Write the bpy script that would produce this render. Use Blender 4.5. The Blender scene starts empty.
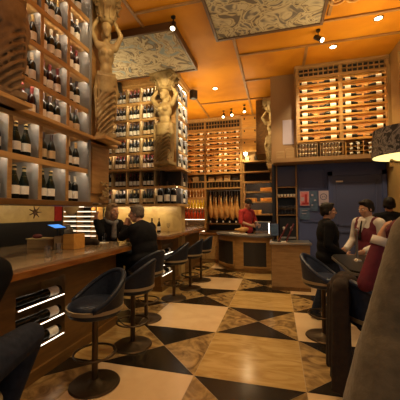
import bpy, bmesh, math, random
from mathutils import Vector as V, Matrix as M4
R = random.Random(7)
C = bpy.context.scene.collection
PI = math.pi

# ------------------------------------------------------------------ materials
def mat(name, col, rough=.5, metal=0., col2=None, scale=6., kind='noise', stretch=(1,1,1), detail=5., dist=0., bump=0., lo=.35, hi=.65, spec=.5, coat=0., emit=None, estr=0., trans=0., sheen=0.):
    m = bpy.data.materials.new(name); m.use_nodes = True
    nt = m.node_tree; b = nt.nodes['Principled BSDF']
    b.inputs['Base Color'].default_value = (*col, 1)
    b.inputs['Roughness'].default_value = rough; b.inputs['Metallic'].default_value = metal
    b.inputs['Specular IOR Level'].default_value = spec; b.inputs['Coat Weight'].default_value = coat
    b.inputs['Coat Roughness'].default_value = .15
    b.inputs['Transmission Weight'].default_value = trans
    b.inputs['Sheen Weight'].default_value = sheen
    if emit:
        b.inputs['Emission Color'].default_value = (*emit, 1); b.inputs['Emission Strength'].default_value = estr
    if col2 or bump:
        tc = nt.nodes.new('ShaderNodeTexCoord'); mp = nt.nodes.new('ShaderNodeMapping')
        mp.inputs['Scale'].default_value = stretch
        nt.links.new(tc.outputs['Object'], mp.inputs['Vector'])
        if kind == 'wave':
            t = nt.nodes.new('ShaderNodeTexWave'); t.inputs['Distortion'].default_value = dist
            t.inputs['Detail'].default_value = detail; t.inputs['Scale'].default_value = scale
            t.inputs['Detail Scale'].default_value = 1.6
            out = t.outputs['Fac']
        elif kind == 'voronoi':
            t = nt.nodes.new('ShaderNodeTexVoronoi'); t.inputs['Scale'].default_value = scale; out = t.outputs['Distance']
        else:
            t = nt.nodes.new('ShaderNodeTexNoise'); t.inputs['Scale'].default_value = scale
            t.inputs['Detail'].default_value = detail; t.inputs['Distortion'].default_value = dist
            out = t.outputs['Fac']
        nt.links.new(mp.outputs['Vector'], t.inputs['Vector'])
        if col2:
            r = nt.nodes.new('ShaderNodeValToRGB')
            r.color_ramp.elements[0].position = lo; r.color_ramp.elements[0].color = (*col, 1)
            r.color_ramp.elements[1].position = hi; r.color_ramp.elements[1].color = (*col2, 1)
            nt.links.new(out, r.inputs['Fac']); nt.links.new(r.outputs['Color'], b.inputs['Base Color'])
        if bump:
            bp = nt.nodes.new('ShaderNodeBump'); bp.inputs['Strength'].default_value = bump; bp.inputs['Distance'].default_value = .02
            nt.links.new(out, bp.inputs['Height']); nt.links.new(bp.outputs['Normal'], b.inputs['Normal'])
    return m

def swirl_mat(name, stops, scale, dist, rough=.7):
    """ornamental scrollwork: noise-warped bands through a colour ramp"""
    m = mat(name, stops[0][1], rough); nt = m.node_tree; b = nt.nodes['Principled BSDF']
    tc = nt.nodes.new('ShaderNodeTexCoord'); n = nt.nodes.new('ShaderNodeTexNoise')
    n.inputs['Scale'].default_value = scale; n.inputs['Detail'].default_value = 2.5; n.inputs['Distortion'].default_value = dist
    r = nt.nodes.new('ShaderNodeValToRGB'); cr = r.color_ramp
    while len(cr.elements) < len(stops): cr.elements.new(.5)
    for e, (p, c) in zip(cr.elements, stops): e.position = p; e.color = (*c, 1)
    nt.links.new(tc.outputs['Object'], n.inputs['Vector']); nt.links.new(n.outputs['Fac'], r.inputs['Fac'])
    nt.links.new(r.outputs['Color'], b.inputs['Base Color'])
    return m

M = {}
M['ceil'] = mat('orange_lacquer', (.50,.185,.011), .55, 0, (.62,.25,.016), 1.6, dist=.6, coat=.03, spec=.15)
M['beam'] = mat('ceiling_moulding', (.34,.17,.045), .45, 0, (.24,.11,.03), 4)
M['oak'] = mat('honey_oak', (.44,.25,.085), .45, 0, (.32,.17,.05), 3.5, stretch=(1,1,7), dist=.6)
M['oakx'] = mat('oak_board', (.58,.36,.14), .42, 0, (.44,.25,.085), 3.5, stretch=(7,1,7), dist=.6)
M['bright_oak'] = mat('pale_orange_oak', (.62,.33,.075), .45, 0, (.50,.24,.05), 4, stretch=(1,6,6), dist=.5)
M['walnut'] = mat('bar_walnut', (.17,.082,.018), .42, 0, (.11,.05,.011), 3, stretch=(4,1,6), dist=.8, coat=.15)
M['edge'] = mat('varnished_edge', (.30,.125,.028), .22, 0, (.20,.062,.014), 4, stretch=(5,1,5), dist=.5, coat=.5)
M['counter'] = mat('counter_stone', (.31,.225,.14), .2, 0, (.19,.13,.08), 2.5, stretch=(5,1,1), dist=1.2, coat=.3)
M['brown_panel'] = mat('brown_panel', (.29,.165,.066), .5, 0, (.26,.145,.056), 2)
M['cream'] = mat('cream_marble', (.66,.47,.27), .2, 0, (.58,.40,.22), 2.2, dist=1.2, coat=.2)
M['tan'] = mat('veined_tan_marble', (.50,.335,.13), .2, 0, (.36,.22,.07), 2.6, stretch=(1,3.2,1), detail=8, dist=1.6, coat=.2)
M['brown_marble'] = mat('brown_marble', (.40,.26,.10), .22, 0, (.14,.08,.03), 4.5, detail=9, dist=2.2, coat=.2)
M['black_marble'] = mat('black_marble', (.009,.007,.005), .22, 0, (.022,.015,.009), 3, detail=8, dist=2, spec=.35)
M['grout'] = mat('grout', (.34,.25,.14), .7)
M['navy'] = mat('navy_paint', (.048,.066,.18), .5, 0, (.054,.074,.20), 2)
M['navy2'] = mat('navy_door', (.056,.070,.165), .45, 0, (.062,.078,.18), 2)
M['black'] = mat('black_lacquer', (.007,.007,.009), .4)
M['dark'] = mat('dark_interior', (.022,.017,.014), .6)
M['dkmetal'] = mat('dark_metal', (.03,.028,.026), .35, .7)
M['brass'] = mat('aged_brass', (.33,.23,.115), .38, .9, (.24,.16,.075), 9)
M['bronze'] = mat('stool_bronze', (.105,.072,.042), .42, .85, (.075,.05,.028), 8)
M['trimbrass'] = mat('pale_brass_trim', (.40,.31,.18), .45, .55)
M['steel'] = mat('brushed_steel', (.42,.40,.37), .3, .9)
M['leather'] = mat('navy_leather', (.009,.012,.022), .42, 0, (.013,.018,.032), 30, bump=.15, spec=.3)
M['blueleather'] = mat('blue_leather', (.012,.018,.042), .38, 0, (.018,.027,.06), 30, bump=.15)
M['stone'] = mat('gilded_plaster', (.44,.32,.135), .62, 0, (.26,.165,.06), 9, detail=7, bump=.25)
M['stone2'] = mat('brown_plaster', (.30,.20,.10), .7, 0, (.17,.105,.048), 8, detail=7, bump=.3)  # browner, darker plaster for the upper left statue
M['marbleband'] = mat('veined_yellow_stone', (.60,.44,.19), .35, 0, (.44,.29,.11), 3, dist=1.5)
M['paint_a'] = swirl_mat('faded_scroll_fresco', [(0,(.20,.27,.34)),(.34,(.26,.33,.38)),(.40,(.16,.10,.05)),(.43,(.56,.48,.33)),(.47,(.60,.52,.36)),(.485,(.22,.13,.07)),(.50,(.58,.50,.35)),(.54,(.55,.47,.31)),(.56,(.20,.12,.07)),(.59,(.52,.45,.32)),(.64,(.28,.34,.38)),(1,(.20,.26,.33))], 2.6, 1.5)
M['paint_b'] = swirl_mat('brown_scroll_fresco', [(0,(.10,.09,.09)),(.38,(.15,.12,.10)),(.43,(.46,.37,.23)),(.47,(.52,.42,.26)),(.49,(.15,.10,.06)),(.52,(.50,.40,.24)),(.56,(.44,.34,.19)),(.585,(.13,.09,.06)),(1,(.12,.11,.11))], 3.0, 1.6)
M['frame'] = mat('dark_frame', (.10,.045,.018), .4)
M['glassdk'] = mat('dark_bottle_glass', (.004,.005,.0035), .16, spec=.3)
M['glassred'] = mat('claret_bottle', (.018,.004,.0035), .16, spec=.3)
M['glassgreen'] = mat('green_bottle', (.005,.009,.005), .16, spec=.3)
M['paper'] = mat('label_paper', (.86,.83,.76), .6, 0, (.76,.73,.66), 60)
M['paper2'] = mat('label_tan', (.58,.44,.26), .6, 0, (.50,.38,.22), 60)
M['foil'] = mat('foil_gold', (.45,.32,.13), .4, .6)
M['foild'] = mat('foil_dark', (.05,.03,.028), .4, .3)
M['foilr'] = mat('foil_red', (.16,.022,.018), .4, .3)
M['foilw'] = mat('foil_pale', (.55,.48,.38), .45, .2)
M['led'] = mat('warm_strip_light', (1,.8,.55), .5, emit=(1,.84,.62), estr=38)
M['ledo'] = mat('amber_strip_light', (1,.8,.5), .5, emit=(1,.70,.34), estr=22)
M['ledw'] = mat('white_strip_light', (1,.95,.85), .5, emit=(1,.86,.66), estr=44)
M['ledbar'] = mat('bar_strip_light', (1,.95,.85), .5, emit=(1,.86,.66), estr=3.4)
M['ledsoft'] = mat('soft_strip_light', (1,.95,.85), .5, emit=(1,.80,.55), estr=1.9)
M['lens'] = mat('lamp_lens', (1,.95,.85), .5, emit=(1,.80,.50), estr=14)
M['shadeglow'] = mat('lit_diffuser', (1,.9,.5), .5, emit=(1,.78,.28), estr=1.6)
M['shade'] = swirl_mat('damask_shade', [(0,(.02,.018,.018)),(.44,(.03,.028,.028)),(.49,(.30,.27,.25)),(.54,(.05,.045,.045)),(.6,(.24,.22,.20)),(1,(.03,.03,.03))], 5.5, 2.5)
M['screen'] = mat('tablet_screen', (.05,.2,.6), .2, emit=(.10,.34,.95), estr=1.0)
M['skin'] = mat('skin', (.50,.27,.17), .5, 0, (.46,.24,.15), 12)
M['skin2'] = mat('skin_tan', (.40,.21,.125), .5, 0, (.36,.185,.11), 12)
M['hairdk'] = mat('dark_hair', (.008,.006,.005), .6, 0, (.018,.012,.009), 40, bump=.4, spec=.2)
M['hairgr'] = mat('grey_hair', (.14,.11,.085), .6, 0, (.08,.06,.045), 40, bump=.4)
M['hairbl'] = mat('ash_blond_hair', (.30,.20,.11), .6, 0, (.17,.105,.05), 40, bump=.4)
M['blackcloth'] = mat('black_cloth', (.006,.006,.007), .9, 0, (.009,.009,.011), 14, bump=.2, spec=.12)
M['denim'] = mat('dark_denim', (.016,.020,.034), .85, 0, (.024,.030,.05), 30, bump=.2, spec=.15)
M['whitecloth'] = mat('white_shirt', (.62,.58,.55), .8, 0, (.55,.51,.48), 14, bump=.2)
M['burgundy'] = mat('burgundy_cloth', (.135,.009,.026), .75, 0, (.10,.007,.020), 16, bump=.2)
M['maroon'] = mat('maroon_board', (.11,.012,.016), .5)
M['redcloth'] = mat('red_polo', (.42,.022,.018), .8, 0, (.34,.016,.014), 16, bump=.2)
M['browncoat'] = mat('brown_wool', (.165,.13,.078), .95, 0, (.12,.094,.055), 22, detail=8, bump=.35, sheen=.2)
M['darkcoat'] = mat('dark_brown_wool', (.034,.021,.013), .95, 0, (.022,.013,.009), 22, detail=8, bump=.35)
M['scarf'] = mat('grey_scarf', (.10,.095,.10), .9, 0, (.2,.19,.19), 25, bump=.4)
M['white'] = mat('white_ceramic', (.75,.70,.62), .4)
M['clear'] = mat('clear_glass', (.9,.9,.9), .03, trans=1.0)
M['redglass'] = mat('red_bottle', (.70,.075,.010), .25, 0, coat=.3)
M['yelglass'] = mat('amber_yellow_bottle', (.90,.66,.03), .25, 0, coat=.3)
M['amber'] = mat('amber_bottle', (.32,.13,.03), .25, 0, coat=.3)
M['ham'] = mat('cured_ham_rind', (.62,.34,.10), .45, 0, (.38,.16,.04), 7, detail=7, bump=.3)
M['hamfat'] = mat('ham_shank', (.66,.50,.28), .5, 0, (.52,.34,.15), 10)
M['bread'] = mat('yellow_cheese_crust', (.68,.34,.05), .55, 0, (.55,.24,.03), 9)
M['pink'] = mat('pink_poster', (.55,.10,.13), .6, 0, (.60,.28,.30), 7)
M['lav'] = mat('lavender_poster', (.42,.36,.46), .6)
M['bluepost'] = mat('blue_poster', (.03,.06,.14), .6, 0, (.08,.15,.27), 9)
M['ink'] = mat('ink', (.05,.06,.16), .6)
M['redink'] = mat('red_ink', (.32,.02,.03), .6)
M['relief'] = mat('gilt_relief', (.62,.32,.08), .4, .1)
M['wallwarm'] = mat('ochre_plaster', (.40,.25,.085), .6, 0, (.32,.19,.06), 2, dist=.8)
M['greypanel'] = mat('grey_panel', (.26,.25,.235), .55, 0, (.20,.19,.18), 3)
M['crate'] = mat('crate_pine', (.36,.22,.095), .6, 0, (.28,.165,.065), 6, stretch=(1,1,5))
M['cream_box'] = mat('pale_wood_box', (.52,.38,.20), .6, 0, (.42,.29,.14), 6)

# ------------------------------------------------------------------ mesh helpers
class MB:
    def __init__(s, org=(0,0,0)): s.bm = bmesh.new(); s.o = V(org)
    def _p(s, pts): return [s.bm.verts.new(V(p)-s.o) for p in pts]
    def box(s, x0,x1,y0,y1,z0,z1, bev=0):
        v = s._p([(x0,y0,z0),(x1,y0,z0),(x1,y1,z0),(x0,y1,z0),(x0,y0,z1),(x1,y0,z1),(x1,y1,z1),(x0,y1,z1)])
        fs = [s.bm.faces.new([v[i] for i in f]) for f in ((3,2,1,0),(4,5,6,7),(0,1,5,4),(1,2,6,5),(2,3,7,6),(3,0,4,7))]
        if bev:
            es = list({e for f in fs for e in f.edges})
            bmesh.ops.bevel(s.bm, geom=es, offset=bev, segments=2, affect='EDGES', profile=.5)
        return s
    def prism(s, poly, z0, z1):
        a = s._p([(x,y,z0) for x,y in poly]); b = s._p([(x,y,z1) for x,y in poly]); n = len(poly)
        s.bm.faces.new(a[::-1]); s.bm.faces.new(b)
        for i in range(n): s.bm.faces.new([a[i],a[(i+1)%n],b[(i+1)%n],b[i]])
        return s
    def lathe(s, prof, ctr=(0,0,0), n=20, a0=0, a1=2*PI, axis='z'):
        full = abs(a1-a0-2*PI) < 1e-6; k = n if full else n+1; rows = []
        for (r,z) in prof:
            ring = []
            for i in range(k):
                a = a0+(a1-a0)*i/n; p = V((r*math.cos(a), r*math.sin(a), z))
                if axis == 'x': p = V((p.z, p.x, p.y))
                if axis == 'y': p = V((p.x, p.z, -p.y))
                ring.append(p+V(ctr))
            rows.append(s._p(ring))
        for u,w in zip(rows, rows[1:]):
            for i in range(n):
                j = (i+1)%k
                try: s.bm.faces.new([u[i],u[j],w[j],w[i]])
                except ValueError: pass
        if full:
            for ring,rv in ((rows[0],True),(rows[-1],False)):
                try: s.bm.faces.new(ring[::-1] if rv else ring)
                except ValueError: pass
        return s
    def cyl(s, p, r, z0, z1, n=20): return s.lathe([(r,z0),(r,z1)], (p[0],p[1],0), n)
    def tube(s, pts, rad, n=8, closed=False):
        pts = [V(p) for p in pts]; k = len(pts); rows = []; up = V((0,0,1))
        for i,p in enumerate(pts):
            t = (pts[(i+1)%k]-pts[i-1]) if closed else (pts[min(i+1,k-1)]-pts[max(i-1,0)])
            t.normalize(); a = t.cross(up)
            if a.length < 1e-3: a = t.cross(V((1,0,0)))
            a.normalize(); b = a.cross(t); r = rad[i] if isinstance(rad,(list,tuple)) else rad
            rows.append(s._p([p+a*math.cos(2*PI*j/n)*r+b*math.sin(2*PI*j/n)*r for j in range(n)]))
        rng = range(k) if closed else range(k-1)
        for i in rng:
            u,w = rows[i],rows[(i+1)%k]
            for j in range(n): s.bm.faces.new([u[j],u[(j+1)%n],w[(j+1)%n],w[j]])
        if not closed: s.bm.faces.new(rows[0][::-1]); s.bm.faces.new(rows[-1])
        return s
    def ring(s, c, r, t, n=28, m=8):
        return s.tube([(c[0]+r*math.cos(2*PI*i/n), c[1]+r*math.sin(2*PI*i/n), c[2]) for i in range(n)], t, m, True)
    def ell(s, c, rad, rot=None, sub=3):
        mtx = M4.Translation(V(c)-s.o) @ (rot.to_4x4() if rot else M4.Identity(4)) @ M4.Diagonal((*rad,1))
        bmesh.ops.create_icosphere(s.bm, subdivisions=sub, radius=1, matrix=mtx); return s
    def cap(s, p, r, q, r2, sub=2):
        p, q = V(p), V(q); s.ell(p,(r,)*3,None,sub); s.ell(q,(r2,)*3,None,sub)
        d = q-p
        if d.length > 1e-4: s.tube([p, q], [r, r2], 12)
        return s
    def grid(s, f, nu, nv, thick=0):
        """surface from f(u,v), optionally given a thickness along v-normal by a second skin f(u,v,1)"""
        def sk(t): return [s._p([f(i/nu, j/nv, t) for i in range(nu+1)]) for j in range(nv+1)]
        a, b = sk(0), sk(1)
        for j in range(nv):
            for i in range(nu):
                s.bm.faces.new([a[j][i],a[j][i+1],a[j+1][i+1],a[j+1][i]]); s.bm.faces.new([b[j][i],b[j+1][i],b[j+1][i+1],b[j][i+1]])
        for i in range(nu):
            s.bm.faces.new([a[0][i],b[0][i],b[0][i+1],a[0][i+1]]); s.bm.faces.new([a[nv][i],a[nv][i+1],b[nv][i+1],b[nv][i]])
        for j in range(nv):
            s.bm.faces.new([a[j][0],a[j+1][0],b[j+1][0],b[j][0]]); s.bm.faces.new([a[j][nu],b[j][nu],b[j+1][nu],a[j+1][nu]])
        return s
    def mesh(s, name, m, smooth=False):
        bmesh.ops.recalc_face_normals(s.bm, faces=s.bm.faces[:])
        me = bpy.data.meshes.new(name); s.bm.to_mesh(me); s.bm.free()
        for x in (m if isinstance(m,(list,tuple)) else [m]): me.materials.append(x)
        if smooth:
            for p in me.polygons: p.use_smooth = True
            if smooth == 'auto':
                try: me.set_sharp_from_angle(angle=math.radians(40))
                except Exception: pass
        return me
    def build(s, name, m, parent=None, loc=None, smooth=False):
        return link(name, s.mesh(name, m, smooth), parent, loc if loc is not None else (None if parent else tuple(s.o)))

def link(name, me, parent=None, loc=None, rot=None):
    o = bpy.data.objects.new(name, me); C.objects.link(o)
    if parent: o.parent = parent
    if loc is not None: o.location = loc
    if rot is not None: o.rotation_euler = rot
    return o
def tag(o, label, cat, group=None, kind=None):
    o['label'] = label; o['category'] = cat
    if group: o['group'] = group
    if kind: o['kind'] = kind
    return o
def thing(name, label, cat, loc=(0,0,0), rz=0, group=None):
    o = bpy.data.objects.new(name, None); C.objects.link(o); o.location = loc; o.rotation_euler = (0,0,rz)
    o.empty_display_size = .1
    return tag(o, label, cat, group)
def struct(o, label=None, cat=None):
    o['kind'] = 'structure'
    if label: o['label'] = label
    o['category'] = cat or o.name.split('_')[0]
    return o
def dup(root, loc, rz, label, group=None, name=None):
    r = root.copy(); C.objects.link(r); r.location = loc; r.rotation_euler = (0,0,rz); r['label'] = label
    if group: r['group'] = group
    for ch in list(root.children):
        c = ch.copy(); C.objects.link(c); c.parent = r
        for g in list(ch.children):
            d = g.copy(); C.objects.link(d); d.parent = c
    return r

def blob_mesh(bm, name, m, voxel=.012, smooth=6):
    """fuse overlapping solids into one continuous skin"""
    me = bpy.data.meshes.new(name); bmesh.ops.recalc_face_normals(bm, faces=bm.faces[:]); bm.to_mesh(me); bm.free()
    o = bpy.data.objects.new('tmp', me); C.objects.link(o)
    md = o.modifiers.new('r','REMESH'); md.mode = 'VOXEL'; md.voxel_size = voxel
    ms = o.modifiers.new('s','SMOOTH'); ms.factor = .5; ms.iterations = smooth
    dg = bpy.context.evaluated_depsgraph_get(); dg.update()
    r = bpy.data.meshes.new_from_object(o.evaluated_get(dg)); r.name = name
    bpy.data.objects.remove(o); bpy.data.meshes.remove(me)
    r.materials.clear(); r.materials.append(m)
    for p in r.polygons: p.use_smooth = True
    return r

# ------------------------------------------------------------------ people
def lerp(a, b, t): return V(a)*(1-t)+V(b)*t
STAND = dict(pelvis=(0,0,.93), chest=(0,.005,1.22), neck=(0,-.01,1.43), head=(0,.02,1.585), hyaw=0, hpitch=0,
    sr=(.185,-.01,1.385), er=(.235,-.03,1.12), wr=(.235,.07,.90), sl=(-.185,-.01,1.385), el=(-.235,-.03,1.12), wl=(-.235,.07,.90),
    hr=(.09,0,.91), kr=(.10,.03,.50), ar=(.10,-.01,.08), hl=(-.09,0,.91), kl=(-.10,.03,.50), al=(-.10,-.01,.08),
    hdr=(0,.3,-1), hdl=(0,.3,-1), foot=1)
SEAT = dict(STAND, pelvis=(0,0,.83), chest=(0,.05,1.10), neck=(0,.09,1.29), head=(0,.15,1.43),
    sr=(.18,.07,1.235), sl=(-.18,.07,1.235), er=(.23,.22,1.03), wr=(.12,.42,1.10), el=(-.23,.22,1.03), wl=(-.12,.42,1.10),
    hr=(.09,.02,.80), kr=(.15,.40,.80), ar=(.13,.34,.37), hl=(-.09,.02,.80), kl=(-.15,.40,.80), al=(-.13,.34,.37), hdr=(0,1,.1), hdl=(0,1,.1))

def human(name, label, loc, face, J, top, bottom, hair, hairstyle='short', skin=None, vest=None, extras=None, rest_hands=False, bulk=1., shoes=None, group=None, voxel=.008, tall=1.):
    J = dict(STAND, **J); skin = skin or M['skin']; rz = math.atan2(-face[0], face[1])
    root = thing(name, label, 'person', loc, rz, group)
    P = {k: V(v) for k,v in J.items() if isinstance(v, tuple)}
    H = M4.Translation(P['head']) @ M4.Rotation(J['hyaw'],4,'Z') @ M4.Rotation(J['hpitch'],4,'X')
    Hr = H.to_3x3(); h = lambda x,y,z: H @ V((x,y,z))
    up = (P['neck']-P['pelvis']).normalized(); sx = (P['sr']-P['sl']).normalized(); fy = up.cross(sx).normalized(); sx2 = fy.cross(up)
    TR = M4((sx2, fy, up)).transposed()
    def torso(b, g, hips=True):
        b.ell(lerp(P['chest'],P['neck'],.15), ((.165+g)*bulk,(.105+g)*bulk,.20+g), TR)
        b.ell(lerp(P['pelvis'],P['chest'],.5), ((.145+g)*bulk,(.105+g)*bulk,.19+g), TR)
        if hips: b.ell(P['pelvis'], ((.165+g)*bulk,(.115+g)*bulk,.125+g), TR)
        b.cap(lerp(P['sr'],P['neck'],.05), .062+g, lerp(P['sl'],P['neck'],.05), .062+g)
        b.cap(lerp(P['sr'],P['neck'],.3), .05+g, P['neck'], .055+g); b.cap(lerp(P['sl'],P['neck'],.3), .05+g, P['neck'], .055+g)
    def arm(b, s, g, t=1.):
        S,E,W = P['s'+s],P['e'+s],P['w'+s]
        b.cap(S,.056+g,E,.043+g); b.cap(E,.043+g,lerp(E,W,t),.031+g+.006*(1-t))
    def leg(b, s, g):
        b.cap(P['h'+s],.088+g,P['k'+s],.058+g); b.cap(P['k'+s],.057+g,lerp(P['k'+s],P['a'+s],.95),.042+g)
    def hand(b, s):
        W = P['w'+s]; d = P['hd'+s].normalized(); sg = 1 if s == 'r' else -1
        n = V((-sg,0,0)); n = (n-d*n.dot(d)); n = n.normalized() if n.length > .1 else V((0,0,-1)); sd = d.cross(n).normalized()
        if J.get('flip'+s): sd = -sd
        b.ell(W+d*.045, (.040,.048,.016), M4((sd,d,n)).transposed()); b.cap(W,.027,W+d*.03,.028)
        for k,L in enumerate((.058,.068,.064,.05)):
            q = W+d*.08+sd*(.029-.0195*k); q2 = q+(d*.9+n*.35).normalized()*L*.55; q3 = q2+(d*.6+n*.8).normalized()*L*.5
            b.cap(q-d*.02,.0092,q2,.0088); b.cap(q2,.0088,q3,.0078)
        q = W+d*.025+sd*.03; q2 = q+(d*.6+sd*.7+n*.25).normalized()*.035; q3 = q2+(d*.85+sd*.2+n*.4).normalized()*.03
        b.cap(q,.0125,q2,.0105); b.cap(q2,.0105,q3,.009)
    # body: head, face, neck, trunk, limbs, hands in one skin
    b = MB(); torso(b,0)
    b.ell(h(0,-.008,.022),(.074,.092,.098),Hr); b.ell(h(0,.03,-.045),(.054,.062,.072),Hr); b.ell(h(0,.055,-.09),(.026,.026,.024),Hr)
    b.cap(P['neck']-up*.03,.056,h(0,-.015,-.06),.052)
    b.cap(h(0,.085,.018),.011,h(0,.108,-.022),.015); b.ell(h(0,.092,-.026),(.02,.013,.01),Hr)
    b.cap(h(-.03,.082,.03),.011,h(.03,.082,.03),.011)
    b.cap(h(-.02,.086,-.058),.0085,h(.02,.086,-.058),.0085); b.cap(h(-.018,.083,-.070),.0085,h(.018,.083,-.070),.0085)
    for s in (-1,1): b.ell(h(s*.076,-.008,-.01),(.011,.022,.032),Hr); b.ell(h(s*.042,.058,-.025),(.024,.024,.022),Hr)
    for s in 'rl': arm(b,s,0); hand(b,s); leg(b,s,0); b.cap(P['a'+s]+V((0,-.02,-.03)),.036,P['a'+s]+V((0,.13,-.048)),.026)
    link('body', blob_mesh(b.bm, 'body', skin, voxel, 3), root)
    for s in (-1,1):
        e = MB(); e.ell(h(s*.031,.083,.006),(.0135,.011,.009),Hr,2); eo = e.build('eye', M['white'], root, smooth=True)
        q = MB(); q.ell(h(s*.031,.0925,.006),(.006,.004,.006),Hr,2); q.build('iris', M['hairdk'], eo, smooth=True)
    # hair
    b = MB()
    if hairstyle == 'cap':
        b.ell(h(0,-.015,.045),(.086,.102,.084),Hr); b.ell(h(0,.10,.045),(.066,.05,.012),Hr)
    else:
        b.ell(h(0,-.022,.045),(.084,.098,.092),Hr)
        for s in (-1,1): b.ell(h(s*.066,-.03,.0),(.022,.055,.055),Hr)
        b.ell(h(0,-.075,-.01),(.065,.036,.065),Hr)
        b.ell(h(0,.05,.1),(.055,.035,.026),Hr)
        if hairstyle == 'bob':
            for s in (-1,1): b.ell(h(s*.07,-.03,-.05),(.028,.062,.085),Hr)
            b.ell(h(0,-.075,-.06),(.075,.042,.085),Hr)
        if hairstyle == 'pony':
            b.cap(h(0,-.10,.03),.032,h(0,-.135,-.03),.03); b.cap(h(0,-.135,-.03),.03,h(0,-.13,-.10),.016)
    link('cap' if hairstyle == 'cap' else 'hair', blob_mesh(b.bm,'hair',hair,.007,3), root)
    # clothes
    b = MB(); torso(b,.016); b.ell(lerp(P['pelvis'],P['chest'],.05), ((.178)*bulk,.132*bulk,.10), TR)
    for s in 'rl': arm(b,s,.016,J.get('sleeve',.93))
    topo = link('jacket' if not vest else 'shirt', blob_mesh(b.bm,'top',top,.011,4), root)
    b = MB(); b.ell(P['pelvis']-up*.02, (.172*bulk,.125*bulk,.12), TR)
    for s in 'rl': leg(b,s,.015)
    link('trousers', blob_mesh(b.bm,'trousers',bottom,.012,4), root)
    if vest:
        b = MB(); g = .028
        b.ell(lerp(P['chest'],P['neck'],-.02), (.163+g,.106+g,.17+g), TR); b.ell(lerp(P['pelvis'],P['chest'],.45), (.145+g,.108+g,.19+g), TR)
        for s in 'rl': b.cap(lerp(P['s'+s],P['neck'],.30),.078,lerp(P['s'+s],P['chest'],.45),.098)
        link('waistcoat', blob_mesh(b.bm,'waistcoat',vest,.011,3), root)
        b = MB(); c = lerp(P['chest'],P['neck'],.9)
        b.grid(lambda u,v,t: c+fy*(.095+.045*math.sin(v*1.4)+.008*t)+sx*((u-.5)*(.13*(1-v)+.004))-up*(v*.24-.03), 6, 8)
        b.build('shirt_front', M['whitecloth'], root, smooth=True)
        b = MB(); b.grid(lambda u,v,t: c+fy*(.108+.045*math.sin(v*1.4)+.008*t)+sx*((u-.5)*(.018+.03*v))-up*(v*.27-.01), 3, 8)
        b.build('tie', M['hairdk'], root, smooth=True)
    for s in 'rl':
        b = MB(); a = P['a'+s]; b.cap(a+V((0,-.03,-.035)),.044,a+V((0,.06,-.038)),.041); b.cap(a+V((0,.06,-.04)),.041,a+V((0,.155,-.052)),.031); b.cap(a+V((0,-.01,.01)),.047,a+V((0,-.02,-.03)),.045)
        me = blob_mesh(b.bm,'shoe',shoes or M['black'],.009,3)
        zm = min(v.co.z for v in me.vertices)
        for v in me.vertices:
            if v.co.z < a.z-.078: v.co.z = a.z-.078
        link('shoe', me, root)
    if extras: extras(root, P, h, Hr, up, fy, sx)
    root.scale = (tall,)*3
    return root

def glasses(root, P, h, Hr, up, fy, sx):
    b = MB()
    for s in (-1,1):
        b.tube([h(s*.033+.022*math.cos(2*PI*i/14),.104,.006+.018*math.sin(2*PI*i/14)) for i in range(14)], .0028, 6, True)
        b.tube([h(s*.055,.102,.01),h(s*.08,.05,.012),h(s*.084,-.01,.012)], .0028, 6)
    b.tube([h(-.011,.106,.01),h(.011,.106,.01)], .0028, 6)
    b.build('glasses', M['black'], root, smooth=True)
def scarf(root, P, h, Hr, up, fy, sx):
    b = MB(); c = P['neck']
    b.tube([c+sx*.085*math.cos(a)+fy*(.085*math.sin(a)+.01)+up*(.01-.02*math.sin(a)) for a in [2*PI*i/18 for i in range(18)]], .034, 10, True)
    b.cap(c+fy*.10-up*.02,.034,c+fy*.13-up*.22,.045)
    link('scarf', blob_mesh(b.bm,'scarf',M['scarf'],.009,3), root)
def collar(col):
    def f(root, P, h, Hr, up, fy, sx):
        b = MB(); c = P['neck']
        b.tube([c+sx*.075*math.cos(a)+fy*.075*math.sin(a)+up*.005 for a in [2*PI*i/18 for i in range(18)]], .018, 8, True)
        b.build('collar', col, root, smooth=True)
    return f

# --- seated man and woman at the end of the bar
human('person','man in black jacket and glasses leaning in with clasped hands at the bar end',(-1.79,3.74,0),(-.95,.30),
    dict(SEAT, head=(0,.19,1.44), hpitch=-.12, hyaw=.5, er=(.17,.30,1.115), wr=(.035,.36,1.255), el=(-.17,.30,1.115), wl=(-.035,.36,1.255), hdr=(-.1,.05,1), hdl=(.1,.05,1)),
    M['blackcloth'], M['blackcloth'], M['hairgr'], 'short', extras=glasses, bulk=1.28, tall=1.02)
human('person','ash blond woman in dark top and grey scarf facing the man in glasses',(-2.68,4.13,0),(.93,-.36),
    dict(SEAT, er=(.24,.20,1.12), wr=(.24,.08,1.30), el=(-.2,.28,1.08), wl=(-.03,.40,1.12), hdr=(0,0,1)),
    M['blackcloth'], M['denim'], M['hairbl'], 'bob', extras=scarf, tall=1.05)
# --- dark figure at near left, seated
human('person','person in dark clothes seated at the near left end of the bar',(-1.33,.86,0),(-.22,.97),
    dict(SEAT, er=(.17,-.10,.99), wr=(.03,.12,.93), el=(-.17,-.08,.99), wl=(-.03,.12,.93), kr=(.12,.42,.83), ar=(.02,.30,.40)),
    M['blackcloth'], M['denim'], M['hairdk'], 'short', bulk=1.1)
# --- standing woman in black
human('person','dark haired person in black jacket and glasses standing side on by the posters',(.66,4.28,0),(.93,.1),
    dict(hyaw=0, er=(.24,-.06,1.12), wr=(.22,.16,.98), kr=(.10,.12,.50), ar=(.10,.05,.08), kl=(-.10,-.04,.49), al=(-.10,-.18,.09), hdr=(0,1,-.2)),
    M['blackcloth'], M['denim'], M['hairdk'], 'short', extras=glasses, tall=.94, bulk=1.25)
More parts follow.
